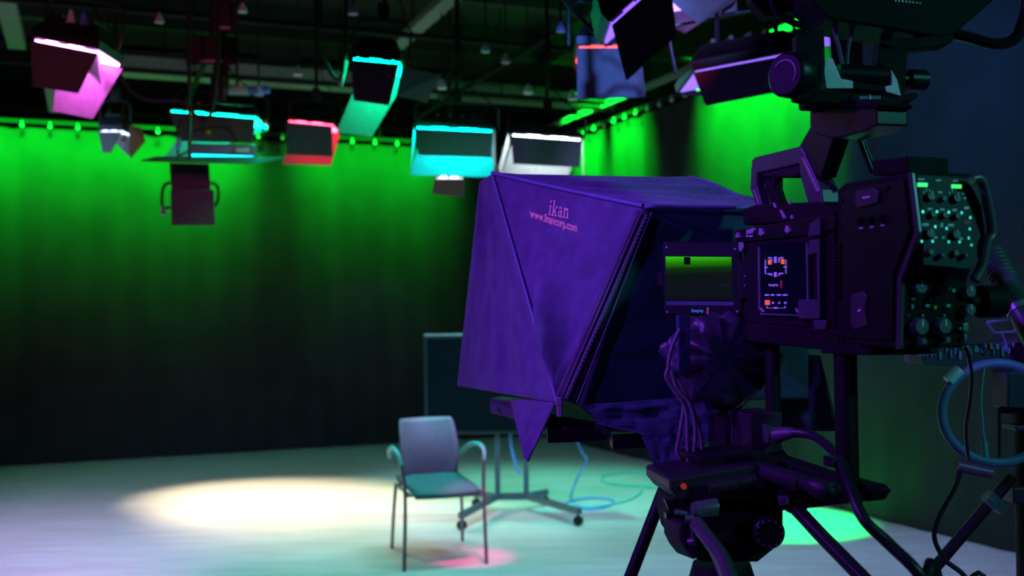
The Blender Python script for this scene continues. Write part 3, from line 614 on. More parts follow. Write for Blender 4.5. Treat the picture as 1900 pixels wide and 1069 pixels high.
# rear faceplates: upper sloped panel, lower knob bay
P_up = [S(1690, 319, 0.014), S(1704, 432, 0.014)]
def upface(px, py, lift=0.0):     # point on the sloped upper rear face
    a_, b_ = S(1690, 319), S(1704, 432); n = (b_ - a_).cross(rr).normalized()
    if n.dot(ax) > 0: n = -n
    return ONP(px, py, a_ + n * lift, n)
def upn():
    a_, b_ = S(1690, 319), S(1704, 432); n = (b_ - a_).cross(rr).normalized(); return -n if n.dot(ax) > 0 else n
un = upn()
teal_plate = mat('satin faceplate', (0.008, 0.010, 0.011), 0.5, 0.0, spec=0.2)
mb = MB(); q = [upface(a_, b_, 0.0005) for a_, b_ in [(1700, 324), (1820, 333), (1818, 470), (1800, 500), (1712, 492), (1712, 432)]]
mb.prism(q, un * 0.002); obj('faceplate', mb, teal_plate, cv, bevel=0.0006)
def knob(px, py, rpx, face='up', m=black, h=0.008):
    if face == 'up': p, n = upface(px, py, 0.002), un
    else: p, n = RP(px, py, tS(1668) - 0.0005), -ax
    r = rpx * (p - CAM).length / FPX
    mb = MB(); mb.tube([p, p + n * h * 0.8, p + n * h], [r, r * 0.93, r * 0.8], 18); kb = obj('knob', mb, m, cv)
    mb = MB(); x = n.cross(Z).normalized(); mb.box(p + n * (h + 0.0005) + Z * r * 0.4, (x, Z, n), (r * 0.1, r * 0.4, 0.0006)); obj('pointer', mb, white_print, kb) if rpx > 7 else None
kn_m = mat('knob blue grey', (0.09, 0.13, 0.16), 0.5)
for a_, b_, r_ in ((1722, 367, 8), (1770, 370, 8), (1726, 400, 6), (1748, 401, 6), (1771, 403, 6), (1721, 435, 9), (1769, 437, 9), (1746, 371, 5), (1722, 470, 6), (1768, 472, 6)): knob(a_, b_, r_)
for a_, b_, r_ in ((1699, 532, 14), (1744, 532, 11), (1790, 541, 12), (1790, 575, 11), (1700, 606, 16), (1743, 605, 15), (1704, 633, 6), (1748, 630, 6)): knob(a_, b_, r_, 'low', kn_m, 0.014)
for a_, b_ in ((1711, 343), (1774, 346)):
    mb = MB(); mb.prism([upface(a_ - 9, b_ - 3.5, 0.0025), upface(a_ + 9, b_ - 3, 0.0025), upface(a_ + 9, b_ + 4, 0.0025), upface(a_ - 9, b_ + 3.5, 0.0025)], un * 0.0015); obj('indicator', mb, green_led, cv, label='lit green bar indicator')
def mark(pts_fn, a_, b_, w_, h_, m, n):
    mb = MB(); mb.prism([pts_fn(a_ - w_ / 2, b_ - h_ / 2), pts_fn(a_ + w_ / 2, b_ - h_ / 2), pts_fn(a_ + w_ / 2, b_ + h_ / 2), pts_fn(a_ - w_ / 2, b_ + h_ / 2)], n * 0.0006); return obj('panel_mark', mb, m, cv)
uf = lambda a_, b_: upface(a_, b_, 0.0025)
for a_, b_, w_, h_ in ((1709, 333, 12, 3.5), (1741, 335, 9, 3.5), (1773, 336, 10, 3.5), (1744, 357, 8, 3.5), (1789, 359, 9, 4), (1725, 388, 9, 4), (1748, 389, 9, 4), (1771, 390, 9, 4), (1793, 386, 9, 5), (1717, 417, 12, 5), (1747, 418, 5, 8), (1764, 418, 11, 4.5), (1736, 441, 6, 4), (1750, 441, 5, 4), (1783, 443, 6, 4), (1790, 368, 4, 4)):
    mark(uf, a_, b_, w_, h_, white_print, un)
for a_, b_ in ((1714, 357), (1719, 353), (1725, 354), (1730, 357), (1762, 358), (1767, 354), (1773, 355), (1778, 358)): mark(uf, a_, b_, 2, 5, white_print, un)
mark(uf, 1795, 413, 13, 7, red_print, un)
teal_mk = mat('teal metal switch', (0.2, 0.5, 0.5), 0.3, 0.5)
for a_, b_ in ((1712, 393), (1738, 393), (1760, 394), (1784, 395), (1735, 421), (1756, 424), (1799, 425), (1710, 448), (1730, 448), (1760, 449), (1780, 449), (1797, 442), (1802, 455), (1800, 404)):
    mark(uf, a_, b_, 4, 5, teal_mk, un)
tl = tS(1668) - 0.0005; lf = lambda a_, b_: RP(a_, b_, tl)
for a_, b_, w_, h_, m in ((1689, 570, 5, 9, teal_mk), (1717, 568, 9, 6, teal_mk), (1731, 571, 6, 7, mat('yellow green switch', (0.3, 0.5, 0.05), 0.4)), (1755, 568, 9, 6, teal_mk), (1723, 556, 6, 8, teal_mk), (1765, 540, 7, 7, teal_mk), (1787, 607, 10, 14, teal_mk), (1777, 610, 4, 5, teal_mk), (1708, 586, 4, 6, teal_mk), (1748, 586, 4, 6, teal_mk), (1681, 586, 4, 4, kn_m), (1690, 555, 8, 5, kn_m), (1787, 625, 5, 9, teal_mk), (1730, 512, 9, 2, teal_mk), (1772, 512, 9, 2, teal_mk)):
    mb = MB(); mb.prism([lf(a_ - w_ / 2, b_ - h_ / 2), lf(a_ + w_ / 2, b_ - h_ / 2), lf(a_ + w_ / 2, b_ + h_ / 2), lf(a_ - w_ / 2, b_ + h_ / 2)], -ax * 0.006); obj('switch', mb, m, cv, bevel=0.001)
mid_n = -ax
for a_, b_ in ((1741, 477), (1784, 477)):
    mb = MB(); p = upface(a_, b_, 0.002); mb.cyl(p, p + un * 0.008, 0.004, 12); mb.ball(p + un * 0.008, 0.0042, 8); obj('headphone_jack', mb, mat('violet metal', (0.25, 0.2, 0.35), 0.4, 0.5), cv)
# protective guard bar on the far side
mb = MB(); gp = [(1803, 333), (1815, 331), (1826, 345), (1838, 400), (1841, 435), (1832, 450), (1822, 495), (1808, 520)]
mb.tube(smooth_path([RP(a_, b_, t0 - 0.012) for a_, b_ in gp]), 0.0075, 10); obj('guard_bar', mb, mat('guard metal', (0.1, 0.09, 0.11), 0.35, 0.2), cv)
mb = MB(); p = RP(1818, 560, tl + 0.04); mb.cyl(p, p + rr * 0.035, 0.024, 16); mb.cyl(p - rr * 0.02, p, 0.012, 12); obj('side_connector', mb, matte, cv)
mb = MB(); sprism(mb, [(1618, 298), (1684, 290), (1684, 322), (1618, 326)], 0.02, 0.05); obj('battery_clamp', mb, matte, cv, bevel=0.002)
mb = MB(); sprism(mb, [(1666, 304), (1705, 292), (1705, 322), (1666, 326)], 0.062, 0.05); obj('battery_clamp', mb, matte, cv, bevel=0.002)
mb = MB(); p = S(1684, 289, 0.05); mb.cyl(p - Z * 0.01, p + Z * 0.003, 0.004, 10); obj('clamp_screw', mb, anod, cv)
# ---------------- camera body
cb = thing('studio_camera', S(1460, 640, 0.06), 'black studio camera with lit control panel and top handle, pointing into the prompter hood', 'camera')
mb = sprism(MB(), [(1378, 436), (1400, 432), (1548, 405), (1548, 640), (1535, 610), (1380, 600)], 0.006, 0.12); obj('body', mb, matte, cb, bevel=0.003)
mb = sprism(MB(), [(1364, 428), (1400, 421), (1540, 399), (1549, 402), (1549, 425), (1500, 436), (1366, 450)], 0.0, 0.012); obj('top_control_strip', mb, black, cb, bevel=0.002)
hl = mat('satin grey key', (0.42, 0.40, 0.45), 0.35, 0.2)
for pts in ([(1363, 441), (1367, 430), (1371, 441)], [(1384, 427), (1397, 422), (1400, 427), (1396, 433), (1384, 435)], [(1406, 435), (1408, 423), (1411, 424), (1416, 435), (1411, 438)], [(1455, 430), (1457, 418), (1460, 419), (1465, 429), (1461, 433)]):
    mb = sprism(MB(), pts, -0.005, 0.006); obj('control_key', mb, hl, cb, bevel=0.001)
for x0 in (1385, 1390, 1394): 
    mb = sprism(MB(), [(x0, 437), (x0 + 3, 436), (x0 + 2, 439), (x0 - 1, 440)], -0.0012, 0.002); obj('panel_mark', mb, white_print, cb)
# grip column on the rear side (teal-lit chamfers)
mb = sprism(MB(), [(1502, 414), (1521, 404), (1521, 436), (1498, 440)], -0.006, 0.03); obj('rear_column', mb, mat('column plastic', (0.06, 0.07, 0.08), 0.4), cb, bevel=0.002)
mb = sprism(MB(), [(1500, 445), (1520, 443), (1520, 592), (1480, 592), (1480, 556), (1516, 556), (1514, 470), (1497, 474)], -0.006, 0.03); obj('rear_column', mb, MATS['column plastic'], cb, bevel=0.002)
mb = sprism(MB(), [(1507, 594), (1533, 594), (1531, 612), (1510, 612)], -0.003, 0.03); obj('rear_foot', mb, MATS['column plastic'], cb, bevel=0.002)
# panel
mb = sprism(MB(), [(1407, 460), (1412, 452), (1494, 448), (1499, 452), (1500, 582), (1412, 581), (1407, 574)], 0.0015, 0.006); cpn = obj('control_panel', mb, screen_blk, cb, bevel=0.0015)
for pts in ([(1406, 458), (1409, 458), (1410, 575), (1407, 575)], [(1410, 581), (1490, 584), (1490, 587), (1410, 584)], [(1495, 450), (1498, 450), (1500, 560), (1497, 560)]):
    mb = sprism(MB(), pts, -0.0015, 0.004); obj('panel_rim', mb, mat('rim metal', (0.25, 0.22, 0.32), 0.35, 0.5), cb)
for a_, b_ in ((1412, 576), (1477, 577)):
    mb = sprism(MB(), [(a_ - 3, b_ - 5), (a_, b_ - 5), (a_ + 5, b_ + 3), (a_ + 1, b_ + 4)], -0.003, 0.004); obj('latch', mb, hl, cb, bevel=0.0008)
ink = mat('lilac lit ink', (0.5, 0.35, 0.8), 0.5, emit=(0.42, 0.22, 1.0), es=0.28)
def cmark(x0, y0, x1, y1, m, nm='panel_mark', off=-0.0003):
    mb = sprism(MB(), [(x0, y0), (x1, y0), (x1, y1), (x0, y1)], off, 0.0016); return obj(nm, mb, m, cpn)
for x0, y0, x1, y1 in ((1425, 477, 1429, 480), (1447, 477, 1452, 480), (1436, 476, 1440, 488), (1430, 478, 1431.5, 487), (1444, 478, 1445.5, 487), (1418, 495, 1423, 498), (1454, 494, 1459, 497), (1424, 507, 1429, 510), (1447, 506, 1452, 509), (1436, 505, 1440, 514), (1430, 507, 1431.5, 512), (1444, 507, 1445.5, 512), (1419, 482, 1420, 494), (1457, 482, 1458, 493), (1419, 499, 1420, 509), (1457, 498, 1458, 508), (1419, 546, 1426, 549), (1430, 546, 1436, 549), (1441, 546, 1448, 549), (1452, 546, 1460, 549), (1432, 560, 1435, 564), (1444, 560, 1446, 564), (1455, 560, 1458, 564), (1435, 570, 1442, 573), (1422, 571.3, 1434, 572.2), (1443, 571.3, 1456, 572.2), (1422, 568, 1423, 572), (1455.5, 568, 1456.5, 572)):
    cmark(x0, y0, x1, y1, ink)
cmark(1425, 482, 1430, 491, orange_led, 'tally_light'); cmark(1449, 481, 1454, 490, orange_led, 'tally_light')
cmark(1419, 557, 1427, 566, red_led, 'record_light'); cmark(1447.5, 520, 1451, 535, red_print)
sp = (O + rr * 0.0015, rr)
text_on('brand_lettering', 'Blackmagicdesign', (1426, 531), (2.55, -0.05), (0, -6.5), sp, ink, cpn, lift=0.0018)
# base plate under both
mb = sprism(MB(), [(1372, 598), (1546, 612), (1610, 650), (1610, 660), (1372, 632)], 0.0, 0.12); obj('base_plate', mb, matte, cb, bevel=0.003)
# top handle
mb = sprism(MB(), [(1377, 388), (1400, 380), (1526, 374), (1548, 392), (1548, 405), (1379, 418)], 0.03, 0.06); obj('handle_rail', mb, matte, cb, bevel=0.003)
hd = MB()
sprism(hd, [(1394, 298), (1399, 292), (1486, 271), (1496, 290), (1484, 304), (1404, 322), (1394, 312)], 0.042, 0.034)
sprism(hd, [(1393, 309), (1404, 314), (1404, 346), (1415, 384), (1404, 386), (1391, 350)], 0.042, 0.034)
sprism(hd, [(1481, 291), (1493, 286), (1523, 352), (1528, 392), (1505, 392), (1497, 372), (1484, 326)], 0.042, 0.034)
obj('top_handle', hd, mat('handle plastic', (0.055, 0.05, 0.06), 0.4), cb, bevel=0.003)
mb = sprism(MB(), [(1407, 322), (1482, 305), (1486, 322), (1470, 330), (1415, 330)], 0.046, 0.026); obj('handle_grip', mb, rubber, cb, bevel=0.005)
mb = sprism(MB(), [(1418, 330), (1437, 330), (1437, 352), (1447, 380), (1432, 380), (1420, 352)], 0.05, 0.018); obj('handle_strut', mb, matte, cb, bevel=0.002)
for pts in ([(1485, 291), (1491, 293), (1519, 355), (1515, 358)], [(1396, 352), (1399, 352), (1409, 379), (1407, 380)]):
    mb = sprism(MB(), pts, 0.040, 0.003); obj('handle_edge_trim', mb, mat('satin violet grey trim', (0.32, 0.3, 0.34), 0.35, 0.3), cb, bevel=0.0008)
for pts in ([(1433, 377), (1436, 376), (1440, 386), (1437, 386)], [(1445, 390), (1449, 389), (1458, 405), (1453, 406)], [(1460, 373), (1463, 372), (1467, 379), (1464, 380)], [(1465, 400), (1470, 399), (1471, 406), (1467, 407)]):
    mb = sprism(MB(), pts, 0.027, 0.004); obj('rail_catch', mb, hl, cb, bevel=0.0008)
# lens barrel going into the hood sleeve
mb = MB(); lc = S(1378, 520, 0.066); mb.tube([lc - ax * 0.02, lc + ax * 0.10, lc + ax * 0.11, lc + ax * 0.16], [0.045, 0.045, 0.05, 0.05], 24); obj('lens_barrel', mb, black, cb)
# fold-out screen
sA = W(1232, 450, 1.985); hB = W(1376, 448, 1.935)
su = V3(((hB - sA).x, (hB - sA).y, 0)).normalized(); sn = V3((su.y, -su.x, 0)) # facing the viewer
def SP(px, py, lift=0.0): return ONP(px, py, hB + sn * lift, sn)
def scr(pts, lift, th, nm, m, parent, bev=0.0, label=None):
    mb = MB(); mb.prism([SP(a_, b_, lift) for a_, b_ in pts], -sn * th); return obj(nm, mb, m, parent, bevel=bev, label=label)
fm = scr([(1229, 452), (1235, 448), (1370, 449), (1374, 453), (1378, 582), (1374, 586), (1236, 585), (1231, 580)], 0.0, 0.018, 'fold_out_screen', black, cb, 0.003)
scr([(1218, 506), (1230, 504), (1231, 530), (1219, 530)], -0.004, 0.01, 'screen_latch', black, fm, 0.001)
m = bpy.data.materials.new('live picture'); m.use_nodes = True; nt = m.node_tree; b = nt.nodes['Principled BSDF']
b.inputs['Base Color'].default_value = (0.003, 0.004, 0.005, 1); b.inputs['Roughness'].default_value = 0.6; b.inputs['Specular IOR Level'].default_value = 0.0
tcn = nt.nodes.new('ShaderNodeTexCoord'); sx = nt.nodes.new('ShaderNodeSeparateXYZ'); rm = nt.nodes.new('ShaderNodeValToRGB')
nt.links.new(tcn.outputs['Generated'], sx.inputs[0]); nt.links.new(sx.outputs['Z'], rm.inputs[0])
els = rm.color_ramp.elements; els[0].position = 0.0; els[0].color = (0.002, 0.004, 0.006, 1); els[1].position = 0.99; els[1].color = (0.03, 0.55, 0.0, 1)
for p_, c_ in ((0.12, (0.004, 0.006, 0.007, 1)), (0.58, (0.003, 0.007, 0.004, 1)), (0.72, (0.004, 0.03, 0.0, 1)), (0.86, (0.015, 0.22, 0.0, 1))):
    e_ = els.new(p_); e_.color = c_
nt.links.new(rm.outputs[0], b.inputs['Emission Color']); b.inputs['Emission Strength'].default_value = 1.0
scr([(1235, 476), (1357, 477), (1360, 556), (1236, 556)], 0.0004, 0.001, 'live_picture', m, fm, label='dark picture with a bright green band along its top')
scr([(1269, 477), (1281, 477), (1281, 491), (1269, 491)], 0.0010, 0.0006, 'picture_detail', screen_blk, fm)
scr([(1340, 528), (1357, 528), (1357, 530), (1340, 530)], 0.0010, 0.0006, 'picture_detail', mat('teal picture line', (0.02, 0.05, 0.05), 0.5), fm)
scr([(1236, 559), (1361, 560), (1361, 567), (1236, 566)], 0.0006, 0.001, 'screen_bottom_bar', mat('slate bar', (0.09, 0.13, 0.18), 0.4), fm)
for a_, b_ in ((1237, 459), (1364, 462), (1238, 583 - 4), (1368, 578)):
    mb = MB(); p = SP(a_, b_, 0.0); mb.cyl(p, p + sn * 0.0015, 0.0022, 10); obj('screw', mb, hl, fm)
text_on('brand_lettering', 'Blackmagicdesign', (1283, 579), (3.2, 0.02), (0, -8.0), (hB, sn), blue_glow_print, fm, lift=0.0008)
scr([(1311, 570), (1315, 570), (1315, 583), (1311, 583)], 0.0008, 0.0006, 'brand_mark', mat('amber mark', (0.7, 0.45, 0.15), 0.5), fm)
mb = MB(); p = SP(1381, 520, -0.004); mb.box(p, (su, Z, sn), (0.009, 0.035, 0.012)); obj('screen_hinge', mb, black, cb, bevel=0.002)
mb = MB(); mb.prism([SP(1370, 450, 0.012), SP(1379, 449, 0.012), SP(1381, 458, 0.012), SP(1375, 468, 0.012), SP(1371, 466, 0.012)], -sn * 0.01); obj('screen_clasp', mb, hl, cb, bevel=0.001)
for b_ in (513, 530):
    mb = MB(); p = SP(1382, b_, 0.008); mb.cyl(p, p + sn * 0.002, 0.0018, 8); obj('screw', mb, teal_mk, cb)
# ---------------- bracket and viewfinder monitor
vf = thing('viewfinder_bracket', S(1500, 280, 0.05), 'black tilting bracket with round knob rising from the camera handle', 'bracket')
cen = 0.045
mb = sprism(MB(), [(1480, 276), (1503, 236), (1510, 222), (1553, 232), (1545, 262), (1522, 330), (1505, 318), (1494, 290)], cen, 0.03); obj('riser_arm', mb, black, vf, bevel=0.002)
mb = sprism(MB(), [(1502, 200), (1560, 188), (1625, 198), (1626, 232), (1600, 246), (1545, 258), (1512, 248), (1502, 235)], cen - 0.012, 0.055); obj('swivel_block', mb, black, vf, bevel=0.003)
mb = sprism(MB(), [(1500, 184), (1600, 184), (1630, 192), (1626, 202), (1560, 200), (1506, 210)], cen - 0.016, 0.06); obj('swivel_disc', mb, matte, vf, bevel=0.003)
dv = S(1560, 150, cen).y
def VP(px, py, d=0.0): return W(px, py, dv + d)
def vprism(pts, d, th): mb = MB(); mb.prism([VP(a_, b_, d) for a_, b_ in pts], V3((0, th, 0))); return mb
obj('scale_plate', vprism([(1580, 176), (1643, 178), (1644, 192), (1580, 190)], -0.035, 0.05), teal_plate, vf, bevel=0.001)
for k in range(10):
    obj('scale_mark', vprism([(1596 + k * 4, 178), (1597.6 + k * 4, 178), (1597.6 + k * 4, 184), (1596 + k * 4, 184)], -0.036, 0.001), mat('pale teal print', (0.5, 0.7, 0.72), 0.5), vf)
obj('pointer', vprism([(1613, 176), (1616, 176), (1616, 190), (1613, 190)], -0.037, 0.001), MATS['pale teal print'], vf)
obj('tilt_cradle', vprism([(1526, 166), (1672, 180), (1664, 186), (1640, 196), (1505, 190), (1502, 172)], -0.03, 0.07), matte, vf, bevel=0.002)
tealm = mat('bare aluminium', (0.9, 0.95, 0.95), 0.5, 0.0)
obj('side_cheek', vprism([(1526, 108), (1545, 108), (1554, 130), (1561, 146), (1583, 150), (1583, 164), (1533, 164)], -0.028, 0.05), tealm, vf, bevel=0.001, label='bright teal-lit metal cheek')
obj('side_cheek', vprism([(1653, 128), (1665, 148), (1672, 178), (1644, 170), (1642, 160), (1655, 158)], -0.028, 0.05), tealm, vf, bevel=0.001, label='bright teal-lit metal cheek')
obj('cradle_face', vprism([(1584, 150), (1643, 160), (1644, 169), (1584, 164)], -0.026, 0.045), matte, vf)
mb = MB(); mb.cyl(VP(1555, 138, -0.01), VP(1650, 144, -0.01), 0.017, 16); obj('tilt_shaft', mb, black, vf)
obj('upright_arm', vprism([(1478, 62), (1530, 56), (1532, 120), (1526, 168), (1502, 188), (1476, 184), (1478, 130)], -0.03, 0.03), matte, vf, bevel=0.003)
mb = MB(); kc = VP(1468, 140, -0.02); kx = V3((-0.8, -0.6, 0)).normalized(); mb.tube([kc - kx * 0.02, kc + kx * 0.012, kc + kx * 0.016], [0.036, 0.036, 0.031], 28); kbo = obj('lock_knob', mb, black, vf)
kf = kc + kx * 0.0166; ky = kx.cross(Z).normalized(); mb = MB(); mb.tube([kf + (ky * math.cos(a_) + Z * math.sin(a_)) * 0.022 for a_ in [math.radians(d_) for d_ in range(40, 231, 12)]], 0.0014, 6); obj('lock_arc', mb, mat('lilac print', (0.6, 0.5, 0.75), 0.4), kbo)
mb = MB(); kc = VP(1684, 148, 0.0); mb.tube([kc, kc + rr * 0.03], [0.017, 0.017], 20); mb.cyl(kc - rr * 0.02, kc, 0.010, 12); obj('lock_knob', mb, black, vf)
obj('upright_arm', vprism([(1632, 76), (1686, 90), (1682, 130), (1680, 176), (1700, 170), (1706, 178), (1690, 190), (1660, 190), (1650, 130), (1628, 120)], -0.02, 0.03), matte, vf, bevel=0.003)
obj('cross_arm', vprism([(1632, 78), (1640, 74), (1700, 68), (1760, 64), (1772, 60), (1770, 76), (1752, 86), (1690, 92), (1634, 94)], -0.02, 0.03), matte, vf, bevel=0.003)
mb = MB(); mb.cyl(VP(1591, 246, 0.02), W(1619, 322, dv + 0.02), 0.005, 10); mb.cyl(VP(1597, 246, 0.02), W(1625, 318, dv + 0.02), 0.003, 8); obj('support_rod', mb, blackmetal, vf)
for pts in ([(1545, 22), (1549, 60), (1558, 95), (1565, 130)], [(1583, 26), (1579, 60), (1573, 95), (1571, 130)]):
    mb = MB(); mb.tube(smooth_path([VP(a_, b_, 0.01) for a_, b_ in pts]), 0.0035, 8); o = obj('cable', mb, cord_m); tag(o, 'thin violet-lit cable dropping from the viewfinder monitor into the bracket, ' + ('left' if pts[0][0] < 1560 else 'right') + ' of two', 'cable')
vm = thing('viewfinder_monitor', VP(1660, 40, 0), 'black monitor seen from below at the top edge over the camera', 'monitor')
mb = MB(); q = [VP(1500, -6, -0.02), VP(1536, 34, -0.02), VP(1634, 50, -0.02), VP(1700, 62, -0.02), VP(1745, 70, -0.02), VP(1772, 62, -0.02), VP(1850, -6, -0.02), VP(1850, -150, -0.02), VP(1500, -150, -0.02)]
mb.prism(q, V3((0, 0.10, 0))); obj('casing', mb, matte, vm, bevel=0.004)
mb = MB()
for k in range(8): mb.prism([VP(1660 + k * 6.5, -2 + k * 1.0, -0.021), VP(1663 + k * 6.5, -2 + k * 1.0, -0.021), VP(1663 + k * 6.5, 4 + k * 0.6, -0.021), VP(1660 + k * 6.5, 3 + k * 0.6, -0.021)], V3((0, -0.001, 0)))
obj('button_legend', mb, white_print, vm)
mb = MB(); mb.cyl(VP(1644, 46, 0.02), VP(1644, 82, 0.02), 0.009, 12); obj('mount_stud', mb, blackmetal, vm)
mb = MB(); mb.tube(smooth_path([VP(1764, 62, 0.0), VP(1800, 70, -0.02), VP(1845, 82, -0.04), VP(1880, 74, -0.05), VP(1897, 45, -0.06), VP(1912, -20, -0.07)]), 0.009, 10); obj('guard_tube', mb, mat('gloss black tube', (0.03, 0.03, 0.035), 0.25, 0.3), vm)
mb = MB(); mb.prism([VP(1385, -60, 0.1), VP(1540, -60, 0.1), VP(1500, 14, 0.1), VP(1420, 30, 0.1), VP(1395, 0, 0.1)], V3((0, 0.04, 0))); obj('side_hood', mb, matte, vm, bevel=0.004)
mb = MB(); mb.tube(smooth_path([VP(1432, -10, 0.08), VP(1440, 20, 0.08), VP(1480, 45, 0.08), VP(1520, 40, 0.08)]), 0.006, 8); obj('hood_cable', mb, rubber, vm)
# ---------------- prompter hood
A = W(915, 322, 2.42); B = W(1195, 386, 2.0); Cc = W(1036, 748, 2.02); D = W(848, 716, 2.62); E = W(1280, 329, 2.52)
A2 = W(890, 336, 2.55)
Gc = W(1500, 384, 2.12); H = W(1076, 752, 2.02); K = W(1250, 738, 2.03)
ho = thing('prompter_hood', (Cc + D) / 2, 'large violet-lit black fabric prompter hood with pink lettering, in front of the camera', 'teleprompter hood')
def wr(amp, sx_, sy_, seed, edge=True):
    def f(u, v, p):
        e_ = min(1, 6 * u, 6 * (1 - u), 6 * v, 6 * (1 - v)) if edge else 1
        return amp * e_ * (noise.noise(V3((u * sx_ + seed, v * sy_, seed))) + 0.5 * noise.noise(V3((u * sx_ * 2.3, v * sy_ * 2.3 + seed, 1))))
    return f
# logo panel: triangle A-B-C, taut above, creased towards the zip
def logo_f(u, v, p):
    e_ = min(1, 5 * u * 1.0, 5 * (1 - u), 6 * v, 6 * (1 - v)); k = max(0, min(1, (v - 0.28) * 2.5))
    return e_ * k * (0.030 * noise.noise(V3((u * 1.6 - v * 1.2, v * 4 + u * 2.5, 2.3))) + 0.003 * noise.noise(V3((u * 9, v * 15 + u * 8, 5.3)))) + 0.020 * e_ * k * math.sin(2 * math.pi * u)
Cl = Cc + (A - Cc).normalized() * 0.004
mb = MB(); mb.sheet([A, B, Cc, Cl], 60, 60, logo_f); obj('side_panel', mb, cloth, ho)
mb = MB(); mb.sheet([A2, A, Cc, D], 40, 50, wr(0.012, 5, 1.6, 4.2)); obj('front_flap', mb, cloth, ho)
mb = MB(); mb.sheet([A, E, W(1512, 408, 2.30), B], 50, 30, lambda u, v, p: 0.010 * min(1, 5 * v, 5 * (1 - v)) * noise.noise(V3((u * 3, v * 9, 7)))); obj('top_panel', mb, mat('top panel fabric', (0.07, 0.15, 0.26), 0.8, noise_s=60, var=0.25, bump=0.3, bscale=900, spec=0.2, sheen=0.2), ho)
mb = MB(); mb.sheet([B, Gc, W(1500, 740, 2.14), H], 50, 50, wr(0.012, 2.0, 6, 8.8)); obj('rear_panel', mb, cloth_d, ho)
mb = MB(); bot = [Cc, H, K, W(1500, 738, 2.15)]
mb.sheet([E, W(1512, 408, 2.30), W(1480, 735, 2.35), W(1290, 700, 2.6)], 10, 10, None); obj('far_panel', mb, cloth_d, ho)
# piping along the seams
def seam(pts, r, m, nm='piping'):
    mb = MB(); mb.tube(smooth_path(pts, 8), r, 8); return obj(nm, mb, m, ho)
off = V3((-0.002, -0.002, 0.001))
pipm = mat('piping fabric', (0.16, 0.22, 0.36), 0.6)
seam([A + off, (A + Cc) / 2 + off + V3((0, 0, 0)), Cc + off], 0.0035, pipm)
seam([A + off, (A + B) / 2 + off, B + off + V3((0, 0, 0.003))], 0.0045, pipm)
seam([W(918, 322, 2.41), W(1100, 334, 2.47), W(1280, 329, 2.52)], 0.003, pipm)
seam([E, W(1320, 340, 2.48), W(1395, 375, 2.40)], 0.004, pipm)
seam([B + off + V3((0.003, 0, 0)), W(1215, 383, 1.995), W(1260, 384, 2.01), W(1330, 385, 2.03), W(1420, 386, 2.06)], 0.004, pipm)
# zip band
def band(ptsL, ptsR, d, th, nm, m):
    mb = MB(); mb.sheet([W(*ptsL[0], d), W(*ptsR[0], d), W(*ptsR[1], d), W(*ptsL[1], d)], 2, 24, None, th); return obj(nm, mb, m, ho)
band([(1181, 391), (1030, 735)], [(1212, 391), (1072, 752)], 1.990, 0.005, 'zip_band', mat('zip tape', (0.05, 0.045, 0.06), 0.8))
band([(1197, 398), (1046, 740)], [(1203, 398), (1055, 742)], 1.984, 0.003, 'zipper_tape', mat('zip tape edge', (0.14, 0.12, 0.18), 0.6))
nT = 90; mb = MB()
za, zb = W(1200, 400, 1.980), W(1050, 742, 1.980)
zd = (zb - za).normalized(); zx = zd.cross(V3((0, 1, 0))).normalized()
for k in range(nT):
    p = za.lerp(zb, k / nT); mb.box(p + zx * (0.0012 if k % 2 else -0.0012), (zx, zd, V3((0, 1, 0))), (0.002, 0.0012, 0.0012))
obj('zipper_teeth', mb, mat('zip metal', (0.3, 0.28, 0.38), 0.35, 0.6), ho)
for l0, l1 in (((1183, 394), (1033, 735)), ((1190, 394), (1042, 738)), ((1209, 394), (1070, 748))):
    mb = MB(); mb.cyl(W(*l0, 1.985), W(*l1, 1.985), 0.0012, 6); obj('stitching', mb, mat('stitch thread', (0.2, 0.18, 0.28), 0.6), ho)
mb = MB(); p = W(1037, 745, 1.975); mb.box(p, (V3((1, 0, 0)), V3((0, 1, 0)), Z), (0.006, 0.005, 0.008)); q = W(1038, 762, 1.975); mb.box(q, (V3((1, 0, 0)), V3((0, 1, 0)), Z), (0.005, 0.003, 0.012)); obj('zip_pull', mb, mat('zip pull rubber', (0.3, 0.2, 0.3), 0.4), ho, bevel=0.002)
# lettering
plane_logo = (A, (B - A).cross(Cc - A).normalized())
text_on('printed_lettering', 'www.ikancorp.com', (984, 403), (11.2, 3.6), (-2.6, -23.0), plane_logo, pink_print, ho, bold=0.045, shear=0.10, lift=0.0012, label='pink web address lettering')
